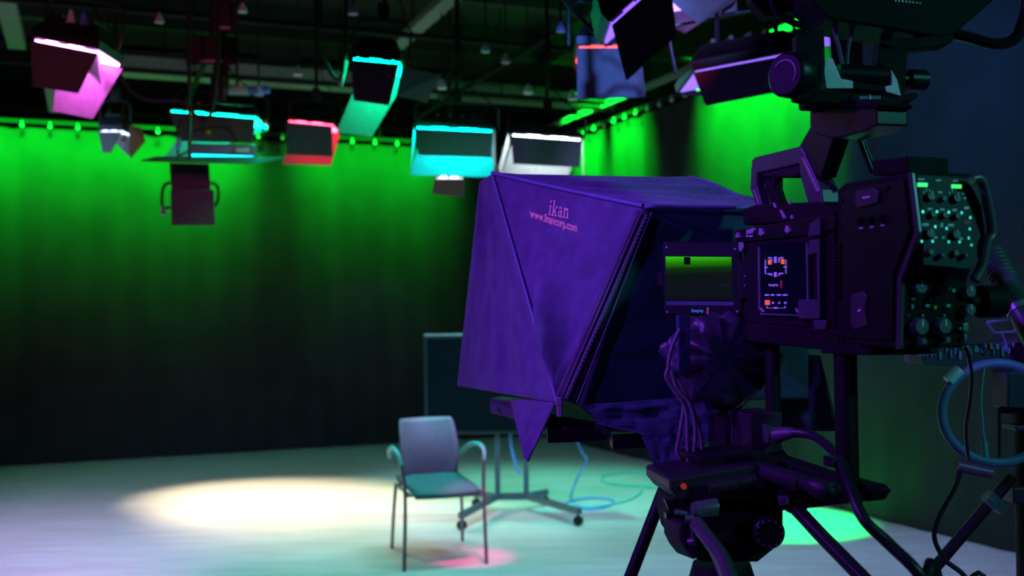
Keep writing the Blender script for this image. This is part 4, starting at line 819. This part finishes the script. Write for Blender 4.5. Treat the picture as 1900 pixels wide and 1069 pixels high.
# slab-serif logo word drawn stroke by stroke (unit box per letter)
def stroke_word():
    polys = []
    def R(x0, y0, x1, y1): polys.append([(x0, y0), (x1, y0), (x1, y1), (x0, y1)])
    # i
    R(0.10, 0.06, 0.24, 0.62); R(0.02, 0.0, 0.34, 0.07); R(0.02, 0.56, 0.24, 0.62); polys.append([(0.17 + 0.09 * math.cos(a_), 0.83 + 0.09 * math.sin(a_)) for a_ in [k * math.pi / 5 for k in range(10)]])
    # k
    R(0.48, 0.04, 0.62, 0.95); R(0.40, 0.0, 0.70, 0.07); R(0.40, 0.90, 0.62, 0.97)
    polys.append([(0.60, 0.26), (0.86, 0.60), (0.98, 0.60), (0.70, 0.24)]); polys.append([(0.66, 0.32), (0.76, 0.40), (0.99, 0.04), (0.84, 0.04)]); R(0.78, 0.56, 1.04, 0.62); R(0.80, 0.0, 1.08, 0.07)
    # a
    def arc(cx, cy, rx, ry, a0, a1, t_, n=14):
        for k in range(n):
            b0_, b1_ = math.radians(a0 + (a1 - a0) * k / n), math.radians(a0 + (a1 - a0) * (k + 1) / n)
            polys.append([(cx + rx * math.cos(b0_), cy + ry * math.sin(b0_)), (cx + rx * math.cos(b1_), cy + ry * math.sin(b1_)), (cx + (rx - t_) * math.cos(b1_), cy + (ry - t_ * .8) * math.sin(b1_)), (cx + (rx - t_) * math.cos(b0_), cy + (ry - t_ * .8) * math.sin(b0_))])
    arc(1.36, 0.19, 0.21, 0.19, 0, 360, 0.11, 20); arc(1.34, 0.42, 0.22, 0.2, 0, 150, 0.10); R(1.44, 0.06, 1.57, 0.44); R(1.44, 0.0, 1.68, 0.07)
    # n
    R(1.80, 0.04, 1.94, 0.60); R(1.73, 0.0, 2.02, 0.07); R(1.73, 0.55, 1.94, 0.62); arc(2.08, 0.40, 0.22, 0.22, 0, 150, 0.13); R(2.17, 0.04, 2.30, 0.42); R(2.09, 0.0, 2.40, 0.07)
    return polys
mb = MB(); n_ = plane_logo[1].normalized(); n_ = n_ if n_.dot(CAM - A) > 0 else -n_
for k_, pl in enumerate(stroke_word()):
    pts = []
    for x, y in pl:
        px = 1017 + x * 15.8 + y * 3.8; py = 399 + x * 2.9 - y * 30
        pts.append(ONP(px, py, A + n_ * 0.0012, n_))
    mb.prism(pts, n_ * (0.0004 + 0.00001 * (k_ % 7)))
obj('printed_logo', mb, pink_print, ho, label='pink slab lettered logo word')
# hanging flaps below
mb = MB(); mb.sheet([W(946, 742, 2.3), W(1032, 742, 2.04), W(978, 856, 2.06), W(972, 852, 2.08)], 16, 20, wr(0.012, 4, 2, 3)); obj('hanging_tail', mb, cloth, ho)
mb = MB(); mb.sheet([W(1074, 752, 2.0), W(1402, 728, 1.98), W(1360, 775, 1.98), W(1112, 788, 2.0)], 30, 12, wr(0.014, 8, 2, 2)); obj('bottom_skirt', mb, cloth_d, ho)
mb = MB(); mb.sheet([W(1176, 778, 1.99), W(1362, 768, 1.98), W(1258, 874, 1.98), W(1224, 888, 1.99)], 24, 20, wr(0.014, 4, 3, 6)); obj('hanging_tail', mb, cloth_d, ho)
mb = MB(); mb.sheet([W(1100, 786, 2.0), W(1300, 770, 1.985), W(1240, 832, 1.985), W(1190, 806, 1.99)], 20, 10, wr(0.01, 5, 3, 16)); obj('skirt_fold', mb, cloth_d, ho)
# gathered sleeve around the lens
mb = MB(); vs = []; fs = []; nn, mm_ = 72, 18
s0 = W(1330, 665, 1.97)
for j in range(mm_ + 1):
    v = j / mm_
    for i in range(nn):
        a_ = 2 * math.pi * i / nn
        R_ = 0.088 + 0.018 * math.sin(v * math.pi) + 0.004 * math.sin(a_ * 9 + v * 3) * (0.4 + v) + 0.014 * noise.noise(V3((math.cos(a_) * 2, math.sin(a_) * 2, v * 3))) + 0.016 * noise.noise(V3((math.cos(a_) * 4, math.sin(a_) * 4, v * 7 + 3)))
        vs.append(s0 + rr * (math.cos(a_) * R_) + Z * (math.sin(a_) * R_ * 0.80) - ax * (0.07 * v - 0.02))
for j in range(mm_):
    for i in range(nn): fs.append((j * nn + i, j * nn + (i + 1) % nn, (j + 1) * nn + (i + 1) % nn, (j + 1) * nn + i))
o_ = len(vs); vs.append(s0 - ax * 0.03); 
for i in range(nn): fs.append((mm_ * nn + i, mm_ * nn + (i + 1) % nn, o_))
mb.add(vs, fs, True); obj('lens_sleeve', mb, mat('sleeve satin', (0.05, 0.05, 0.07), 0.35, bump=0.2, bscale=500), ho)
# draw cords
for i, pts in enumerate([[(1262, 610), (1245, 650), (1240, 690), (1252, 720), (1268, 745), (1262, 800), (1256, 835), (1262, 852)],
          [(1250, 690), (1262, 712), (1285, 760), (1298, 800), (1302, 842), (1290, 870), (1282, 880)],
          [(1240, 684), (1236, 700), (1250, 724), (1272, 760), (1276, 830), (1279, 900), (1275, 935)],
          [(1246, 688), (1256, 720), (1280, 750), (1290, 800), (1284, 880), (1278, 930)]]):
    mb = MB(); mb.tube(smooth_path([W(a_, b_, 1.86 - 0.008 * i) for a_, b_ in pts]), 0.0036, 8); obj('draw_cord', mb, cord_m, ho)
mb = MB(); mb.box(W(1268, 636, 1.88), (rr, Z, ax), (0.012, 0.05, 0.006)); obj('cord_casing', mb, cloth_d, ho, bevel=0.003)
# far-side flap seen between the posts
mb = MB(); mb.sheet([W(1462, 655, 2.3), W(1520, 660, 2.2), W(1556, 800, 2.2), W(1440, 800, 2.3)], 16, 16, wr(0.02, 3, 3, 22)); obj('far_flap', mb, cloth_d, ho)
# prompter display tray under the hood
pt = thing('prompter_tray', W(1100, 800, 2.2), 'dark prompter display tray hanging under the fabric hood', 'teleprompter')
mb = MB(); q = [W(1004, 766, 2.12), W(1200, 800, 2.05), W(1200, 822, 2.05), W(1004, 792, 2.12)]; mb.hexa(q, [p + V3((0.05, 0.30, 0)) for p in q]); obj('display_tray', mb, matte, pt, bevel=0.004)
mb = MB(); q = [W(909, 739, 2.5), W(985, 748, 2.3), W(985, 786, 2.3), W(909, 766, 2.5)]; mb.hexa(q, [p + V3((0.03, 0.06, 0)) for p in q]); obj('end_plate', mb, plate_m if False else mat('dark grey plate', (0.08, 0.08, 0.1), 0.5), pt, bevel=0.002)
for a_, b_ in ((918, 756), (934, 764)):
    mb = MB(); p = W(a_, b_, 2.44); mb.cyl(p + V3((-0.001, -0.004, 0)), p + V3((0, 0.02, 0)), 0.003, 8); obj('bolt', mb, hl, pt)
mb = MB(); mb.box(W(1070, 806, 2.1), (V3((1, 0.2, 0)), V3((0, 1, 0)), Z), (0.06, 0.03, 0.012)); mb.box(W(1180, 815, 2.05), (V3((1, 0.2, 0)), V3((0, 1, 0)), Z), (0.05, 0.03, 0.015)); obj('rail_clamp', mb, black, pt, bevel=0.002)
mb = MB(); mb.ball(W(1049, 797, 2.08), 0.006); obj('power_light', mb, mat('dull red knob', (0.25, 0.08, 0.08), 0.4), pt)
# ---------------- support: riser posts, plate, rods
rs = thing('riser_frame', S(1500, 930, 0.05), 'black riser posts and base plate carrying camera above the tripod head', 'camera support')
for x0, x1, y0, y1, o_, in ((1548, 1588, 656, 915, 0.012), (1418, 1446, 640, 800, 0.05)):
    p = S((x0 + x1) / 2, y0, o_); q = S((x0 + x1) / 2, y1, o_); q = V3((p.x, p.y, q.z)); r = (x1 - x0) / 2 * (p - CAM).length / FPX
    mb = MB(); mb.cyl(p, q, r, 24); obj('riser_post', mb, black, rs)
mb = sprism(MB(), [(1522, 645), (1616, 648), (1616, 660), (1522, 656)], -0.012, 0.10); obj('post_head', mb, matte, rs, bevel=0.003)
mb = sprism(MB(), [(1392, 800), (1430, 846), (1530, 880), (1606, 900), (1618, 912), (1606, 930), (1440, 948), (1398, 900), (1340, 860), (1340, 830)], 0.0, 0.035); obj('base_plate', mb, matte, rs, bevel=0.004)
mb = MB(); rA, rB = W(1310, 842, 1.93), W(1540, 912, 1.55); mb.cyl(rA, rA.lerp(rB, 0.93), 0.0105, 20); rd = (rB - rA).normalized(); e = rA.lerp(rB, 0.9)
obj('support_rod', mb, mat('knurled black rod', (0.03, 0.028, 0.035), 0.45, 0.3, noise_s=300, var=0.5), rs)
mb = MB(); mb.tube([e, e + rd * 0.045, e + rd * 0.045, e + rd * 0.03], [0.0155, 0.0155, 0.010, 0.010], 24, True); mb.cyl(rA.lerp(rB, 0.5), rA.lerp(rB, 0.82), 0.0145, 20); obj('rod_sleeve', mb, MATS['knurled black rod'], rs)
pw = thing('power_box', W(1420, 855, 1.86), 'black power box with a cable plugged in, standing on the plate behind the rod', 'electrical box')
mb = MB(); q = [W(1392, 768, 1.84), W(1452, 765, 1.84), W(1452, 838, 1.84), W(1392, 850, 1.84)]; mb.hexa(q, [p + V3((-0.02, 0.09, 0)) for p in q]); obj('box_shell', mb, mat('dark box', (0.018, 0.018, 0.02), 0.5), pw, bevel=0.003)
mb = MB(); q = [W(1345, 775, 1.92), W(1392, 770, 1.92), W(1392, 848, 1.92), W(1345, 845, 1.92)]; mb.hexa(q, [p + V3((-0.02, 0.06, 0)) for p in q]); obj('mount_block', mb, matte, pw, bevel=0.003)
mb = MB(); q = [W(1420, 788, 1.815), W(1444, 796, 1.815), W(1444, 822, 1.815), W(1422, 824, 1.815)]; mb.hexa(q, [p + V3((0, 0.03, 0)) for p in q]); mb.tube([W(1440, 808, 1.82), W(1462, 804, 1.80), W(1478, 803, 1.79)], [0.014, 0.011, 0.008], 12); cbp = obj('plug', mb, mat('plug rubber', (0.07, 0.06, 0.08), 0.45), pw, bevel=0.0015)
mb = MB(); mb.tube(smooth_path([W(1474, 803, 1.79), W(1505, 808, 1.76), W(1535, 828, 1.70), W(1560, 858, 1.62), W(1578, 905, 1.55), W(1602, 962, 1.5), W(1650, 1010, 1.48), W(1712, 1075, 1.45), W(1760, 1180, 1.5), FL(1700, 1800) * 0 + V3((0.75, 1.5, 0.012)), V3((0.9, 1.9, 0.012))]), 0.0085, 10)
o = obj('cable', mb, mat('cable rubber', (0.016, 0.015, 0.02), 0.4)); tag(o, 'thick black cable running from power box down past the riser post to the floor', 'cable')
mb = MB(); p = W(1552, 856, 1.63); mb.box(p, (rr, ax, Z), (0.014, 0.014, 0.008)); o = obj('cable_tie', mb, MATS['cable rubber']); tag(o, 'small black cable clamp on the thick cable at the riser post', 'clamp')
# ---------------- tripod head
hc = W(1352, 950, 1.80)
th = thing('fluid_head', V3((hc.x, hc.y, 1.03)), 'black fluid tripod head with knobs and red button under the camera rig', 'tripod head')
def TP(px, py, d=1.8): return W(px, py, d)
def tprism(pts, d, th_): mb = MB(); mb.prism([W(a_, b_, d) for a_, b_ in pts], V3((-0.02, th_, 0))); return mb
obj('head_body', tprism([(1262, 926), (1300, 905), (1420, 900), (1455, 920), (1455, 985), (1438, 1020), (1408, 1044), (1300, 1044), (1268, 1000), (1258, 960)], 1.74, 0.13), matte, th, bevel=0.006)
obj('plate_clamp', tprism([(1243, 888), (1400, 862), (1470, 880), (1470, 912), (1420, 925), (1262, 930), (1244, 908)], 1.72, 0.16), mat('head casting', (0.018, 0.016, 0.018), 0.5), th, bevel=0.005)
obj('camera_plate', tprism([(1300, 850), (1420, 840), (1500, 880), (1480, 900), (1320, 895)], 1.76, 0.12), matte, th, bevel=0.003)
mb = MB(); p = W(1269, 903, 1.715); mb.cyl(p, p + V3((0, 0.02, 0)), 0.0048, 14); obj('level_button', mb, mat('red button', (0.8, 0.08, 0.02), 0.4, emit=(1, 0.08, 0.02), es=0.15), th, label='small red button')
mb = MB(); p = W(1428, 990, 1.70); mb.tube([p + V3((0, 0.06, 0)), p + V3((0, 0.004, 0)), p], [0.026, 0.026, 0.023], 30); dk = obj('drag_knob', mb, black, th)
mb = MB()
for k in range(12):
    a_ = 2 * math.pi * k / 12; mb.box(p + V3((math.cos(a_) * 0.0205, -0.0004, math.sin(a_) * 0.0205)), (V3((1, 0, 0)), V3((0, 1, 0)), Z), (0.0012, 0.0006, 0.0018))
obj('dial_mark', mb, mat('dial print', (0.25, 0.25, 0.3), 0.5), dk)
mb = MB(); q = W(1290, 946, 1.70); mb.tube([q, q + V3((0.035, 0, 0.004)), q + V3((0.036, 0.0, 0.004))], [0.0135, 0.0145, 0.014], 20); mb.cyl(q - V3((0.006, 0, 0)), q + V3((0.002, 0, 0)), 0.012, 18); obj('lock_knob', mb, mat('satin aluminium knob', (0.18, 0.18, 0.2), 0.35, 0.5), th)
mb = MB(); mb.cyl(W(1254, 950, 1.69), W(1275, 954, 1.70), 0.0045, 12); mb.cyl(W(1272, 962, 1.69), W(1288, 962, 1.69), 0.0055, 12); obj('lock_lever', mb, MATS['satin aluminium knob'], th)
mb = MB(); q = [W(1234, 930, 1.74), W(1256, 926, 1.74), W(1252, 942, 1.74), W(1254, 966, 1.74), (W(1238, 969, 1.74)), W(1236, 955, 1.74), W(1241, 945, 1.74)]; mb.prism(q, V3((0, 0.03, 0))); obj('wing_knob', mb, black, th, bevel=0.002)
mb = MB(); mb.cyl(W(1315, 905, 1.70), W(1370, 897, 1.70), 0.011, 16); mb.cyl(W(1365, 898, 1.70), W(1400, 890, 1.70), 0.009, 16, 0.0085); mb.cyl(W(1398, 890, 1.70), W(1402, 889, 1.70), 0.0105, 16); obj('counterbalance_knob', mb, MATS['head casting'], th)
mb = MB(); q = W(1455, 935, 1.68); mb.prism([W(1442, 920, 1.68), (W(1475, 900, 1.68)), W(1495, 908, 1.68), W(1500, 945, 1.68), W(1485, 962, 1.68), W(1460, 950, 1.68), W(1450, 930, 1.68)], V3((0, 0.05, 0))); obj('handle_clamp', mb, black, th, bevel=0.004)
mb = MB(); mb.cyl(W(1446, 930, 1.67), W(1462, 928, 1.67), 0.0075, 14); mb.ball(W(1470, 903, 1.675), 0.008); obj('clamp_screw', mb, MATS['satin aluminium knob'], th)
# front casting on the left with screws
mb = tprism([(1262, 972), (1280, 968), (1296, 1000), (1300, 1030), (1288, 1040), (1272, 1020), (1262, 1000)], 1.70, 0.05); obj('side_casting', mb, MATS['head casting'], th, bevel=0.003)
mb = MB(); q = W(1278, 1006, 1.69); mb.cyl(q, q + V3((0.008, -0.004, 0.002)), 0.006, 12); mb.cyl(W(1285, 980, 1.69), W(1286, 1000, 1.69), 0.003, 8); obj('brake_screw', mb, MATS['satin aluminium knob'], th)
# pan bars
mb = MB(); mb.tube(smooth_path([W(1474, 940, 1.69), W(1520, 990, 1.64), W(1600, 1072, 1.56), W(1700, 1175, 1.46)]), [0.0115] * 19, 14); obj('pan_bar', mb, mat('gloss bar', (0.03, 0.03, 0.035), 0.22, 0.2), th)
mb = MB(); mb.tube(smooth_path([W(1292, 972, 1.69), W(1322, 1010, 1.62), W(1345, 1045, 1.57), W(1365, 1110, 1.5)]), 0.012, 14); obj('pan_bar', mb, mat('violet sheen bar', (0.07, 0.065, 0.08), 0.4), th)
mb = MB(); mb.tube(smooth_path([W(1296, 985, 1.67), W(1318, 1025, 1.63), W(1336, 1070, 1.58), W(1340, 1110, 1.55)]), 0.0022, 6); obj('control_wire', mb, mat('grey wire', (0.2, 0.2, 0.2), 0.5), th)
# tripod
bx, by = hc.x, hc.y + 0.07
tr = thing('tripod', V3((bx, by, 0)), 'black camera tripod standing under the fluid head, its left leg crossing the floor', 'tripod')
mb = MB(); mb.tube([V3((bx, by, 1.06)), V3((bx, by, 1.02)), V3((bx, by, 0.99)), V3((bx, by, 0.80))], [0.05, 0.062, 0.055, 0.045], 28); obj('bowl', mb, matte, tr)
legtop = W(1243, 880, 1.93)
lg_end = W(1170, 1069, 1.93); ldir = (lg_end - legtop)
L0 = V3((bx, by, 0.98))
lend = legtop + ldir * ((0.0 - legtop.z) / ldir.z)
for k, (a_, b_) in enumerate([(V3((bx + 0.05, by, 0.98)), V3((bx + 0.62, by + 0.1, 0.0))), (V3((bx - 0.02, by - 0.05, 0.97)), V3((bx - 0.1, by - 0.62, 0.0))), (V3((bx - 0.02, by + 0.05, 0.97)), V3((bx - 0.35, by + 0.5, 0.0)))]):
    m_ = a_.lerp(b_, 0.5); mb = MB(); mb.cyl(a_, m_, 0.016, 12); mb.cyl(m_, b_, 0.011, 12); lgm = obj('leg', mb, blackmetal, tr)
    mb = MB(); mb.cyl(m_ - (b_ - a_) * 0.03, m_ + (b_ - a_) * 0.03, 0.021, 12); obj('leg_lock', mb, black, lgm)
    mb = MB(); mb.tube([b_ + Z * 0.02, b_], [0.02, 0.028], 12); obj('rubber_foot', mb, rubber, lgm)
# slanting bar on the left: second stand leg behind the head
lb = thing('support_leg', V3((lend.x, lend.y, 0)), 'straight black bar slanting down left of the tripod head to the floor', 'stand leg')
mb = MB(); mb.cyl(legtop - ldir * 0.12, lend, 0.0115, 14); obj('bar', mb, blackmetal, lb)
mb = MB(); mb.tube([lend + Z * 0.02, lend], [0.018, 0.024], 12); obj('rubber_foot', mb, rubber, lb)
# ================================================================== SECOND RIG AT THE RIGHT EDGE
rd_ = 2.3
rg = thing('steering_ring', W(1850, 860, rd_), 'blue rubber steering ring with a pale clip, cut by the right edge', 'ring')
cR = W(1852, 766, rd_); rad = 104 * rd_ / FPX * 1.0
mb = MB(); mb.tube([cR + V3((math.cos(a_) * rad * 1.0, 0, math.sin(a_) * rad * 0.88)) for a_ in [k * 2 * math.pi / 48 for k in range(49)]], 0.0105, 12, False); obj('rim', mb, ring_m, rg)
mb = MB(); p = W(1770, 697, rd_); dr = V3((0.72, 0, 0.69)); mb.cyl(p - dr * 0.018, p + dr * 0.018, 0.0135, 16); obj('clip', mb, mat('clear tape', (0.6, 0.75, 0.8), 0.3), rg, label='pale reflective clip')
mb = MB(); mb.cyl(cR + V3((rad * 0.98, 0, 0)), cR + V3((0.03, 0.06, 0)), 0.008, 10); mb.cyl(cR + V3((0, 0, -rad * 0.86)), cR + V3((0.03, 0.06, 0)), 0.004, 10); obj('spoke', mb, black, rg)
ps = thing('camera_pedestal', V3((W(1925, 900, 2.5).x, 2.5, 0)), 'second camera support cut by the right edge behind the blue ring', 'camera support')
cxp = ps.location.x
mb = MB(); mb.cyl(V3((cxp, 2.5, 0.35)), V3((cxp, 2.5, 1.42)), 0.05, 20); obj('column', mb, matte, ps)
mb = MB(); q = [W(1710, 652, 2.5), W(1905, 628, 2.5), W(1905, 690, 2.5), W(1712, 676, 2.5)]; mb.hexa(q, [p + V3((0.0, 0.12, 0)) for p in q]); obj('equipment_tray', mb, mat('violet grey tray', (0.07, 0.05, 0.12), 0.6), ps, bevel=0.002)
random.seed(11)
cols = [(0.35, 0.2, 0.7), (0.2, 0.3, 0.8), (0.7, 0.35, 0.8), (0.8, 0.3, 0.15), (0.15, 0.4, 0.6), (0.5, 0.5, 0.8), (0.1, 0.5, 0.35)]
for k in range(26):
    x0 = 1712 + k * 7.3 + random.uniform(-1.5, 1.5); y0 = random.uniform(640, 655) - (k * 0.4); ww = random.uniform(3, 6); hh_ = random.uniform(7, 20)
    mb = MB(); q = [W(x0, y0, 2.495), W(x0 + ww, y0, 2.495), W(x0 + ww, y0 + hh_, 2.495), W(x0, y0 + hh_, 2.495)]; mb.hexa(q, [p + V3((0, 0.03, 0)) for p in q])
    obj('connector', mb, mat('connector colour %d' % (k % 7), cols[k % 7], 0.4), ps, bevel=0.001)
mb = MB(); mb.tube([W(1832, 598, 2.45), W(1886, 592, 2.45), W(1882, 616, 2.45), W(1844, 618, 2.45), W(1832, 598, 2.45)], 0.004, 8); mb.cyl(W(1858, 616, 2.45), W(1868, 640, 2.45), 0.003, 8); obj('wire_bracket', mb, mat('violet wire', (0.25, 0.15, 0.45), 0.4), ps)
for k, (a_, b_) in enumerate([((1870, 690), (1905, 760)), ((1885, 790), (1905, 800)), ((1880, 905), (1905, 935))]):
    mb = MB(); q = [W(a_[0], a_[1], 2.42), W(b_[0], a_[1], 2.42), W(b_[0], b_[1], 2.42), W(a_[0], b_[1], 2.42)]; mb.hexa(q, [p + V3((0, 0.08, 0)) for p in q]); obj('side_block', mb, mat('block paint', (0.06, 0.04, 0.1), 0.5), ps, bevel=0.004)
for s_ in (-1, 0, 1):
    a_ = V3((cxp, 2.5, 0.98)); b_ = [V3((cxp - 0.75, 2.15, 0)), V3((cxp + 0.6, 2.2, 0)), V3((cxp, 3.1, 0))][s_ + 1]
    if s_ == -1:
        l0 = W(1902, 896, 2.3); l1 = W(1748, 1069, 2.3); dl = l1 - l0; b_ = l0 + dl * ((-l0.z) / dl.z); a_ = V3((l0.x + 0.01, 2.38, l0.z))
    mb = MB(); mb.cyl(a_, b_, 0.013, 12); mb.tube([b_ + Z * 0.02, b_], [0.018, 0.024], 10); obj('leg', mb, blackmetal, ps)
mb = MB(); p = W(1845, 932, 2.3); mb.box(p, (V3((1, 0, -1)), V3((0, 1, 0)), V3((1, 0, 1))), (0.022, 0.016, 0.012)); mb.cyl(p + V3((-0.02, -0.01, 0.012)), p + V3((-0.005, -0.01, 0.0)), 0.008, 10); obj('leg_collar', mb, mat('blue sheen collar', (0.12, 0.12, 0.22), 0.4), ps)
# pan handle with ribbed grip
gh = thing('pan_handle', W(1850, 470, 1.95), 'ribbed black handle slanting down at the right edge behind the control unit', 'handle')
h0, h1 = W(1836, 466, 1.95), W(1935, 650, 1.80); hdv = (h1 - h0).normalized()
mb = MB(); mb.cyl(h0 + hdv * 0.07, h1, 0.0235, 22); obj('tube', mb, mat('satin blue black tube', (0.09, 0.10, 0.13), 0.4, 0.2), gh)
mb = MB(); pth = []; rds = []
for k in range(25):
    pth.append(h0 + hdv * (k * 0.0032)); rds.append(0.026 if k % 3 else 0.021)
rds[0] = 0.010; rds[1] = 0.018
mb.tube(pth, rds, 22); obj('ribbed_grip', mb, mat('grip rubber', (0.06, 0.07, 0.08), 0.5), gh)
mb = MB(); p = h0.lerp(h1, 0.62); mb.cyl(p - hdv * 0.006, p + hdv * 0.006, 0.0255, 22); obj('collar', mb, mat('silver collar', (0.4, 0.45, 0.5), 0.35, 0.4), gh)
# thin cables at right
mb = MB(); mb.tube(smooth_path([W(1792, 648, 1.9), W(1802, 690, 1.95), W(1800, 740, 2.0), W(1792, 790, 2.05), W(1794, 830, 2.1), W(1800, 866, 2.1)]), 0.0035, 8); o = obj('cable', mb, mat('cable rubber', (0.016, 0.015, 0.02), 0.4)); tag(o, 'thin dark cable hanging from the control unit through the ring', 'cable')
mb = MB(); mb.tube(smooth_path([W(1826, 682, 2.2), W(1820, 740, 2.2), W(1824, 800, 2.2), W(1828, 822, 2.2)]), 0.0028, 8); mb.cyl(W(1827, 820, 2.2), W(1829, 848, 2.2), 0.0055, 10); o = obj('cable', mb, mat('teal wire', (0.12, 0.4, 0.45), 0.4)); tag(o, 'thin teal wire ending in a small plug inside the blue ring', 'cable')
cp = thing('microphone_plug', W(1775, 870, 2.1), 'dark cylindrical cable joint just below the blue ring', 'connector')
mb = MB(); mb.cyl(W(1775, 864, 2.1), W(1838, 878, 2.1), 0.012, 14); obj('plug_body', mb, mat('plum plastic', (0.10, 0.05, 0.10), 0.45), cp)
mb = MB(); mb.tube(smooth_path([W(1782, 872, 2.1), W(1772, 905, 2.1), W(1742, 960, 2.1), W(1734, 1000, 2.1), W(1755, 1040, 2.1), W(1792, 1072, 2.1), W(1840, 1150, 2.1), V3((1.0, 2.2, 0.01)), V3((1.3, 2.6, 0.01))]), 0.005, 8); obj('cable_tail', mb, MATS['cable rubber'], cp)
for o in bpy.data.objects:
    if 'wloc' in o: del o['wloc']
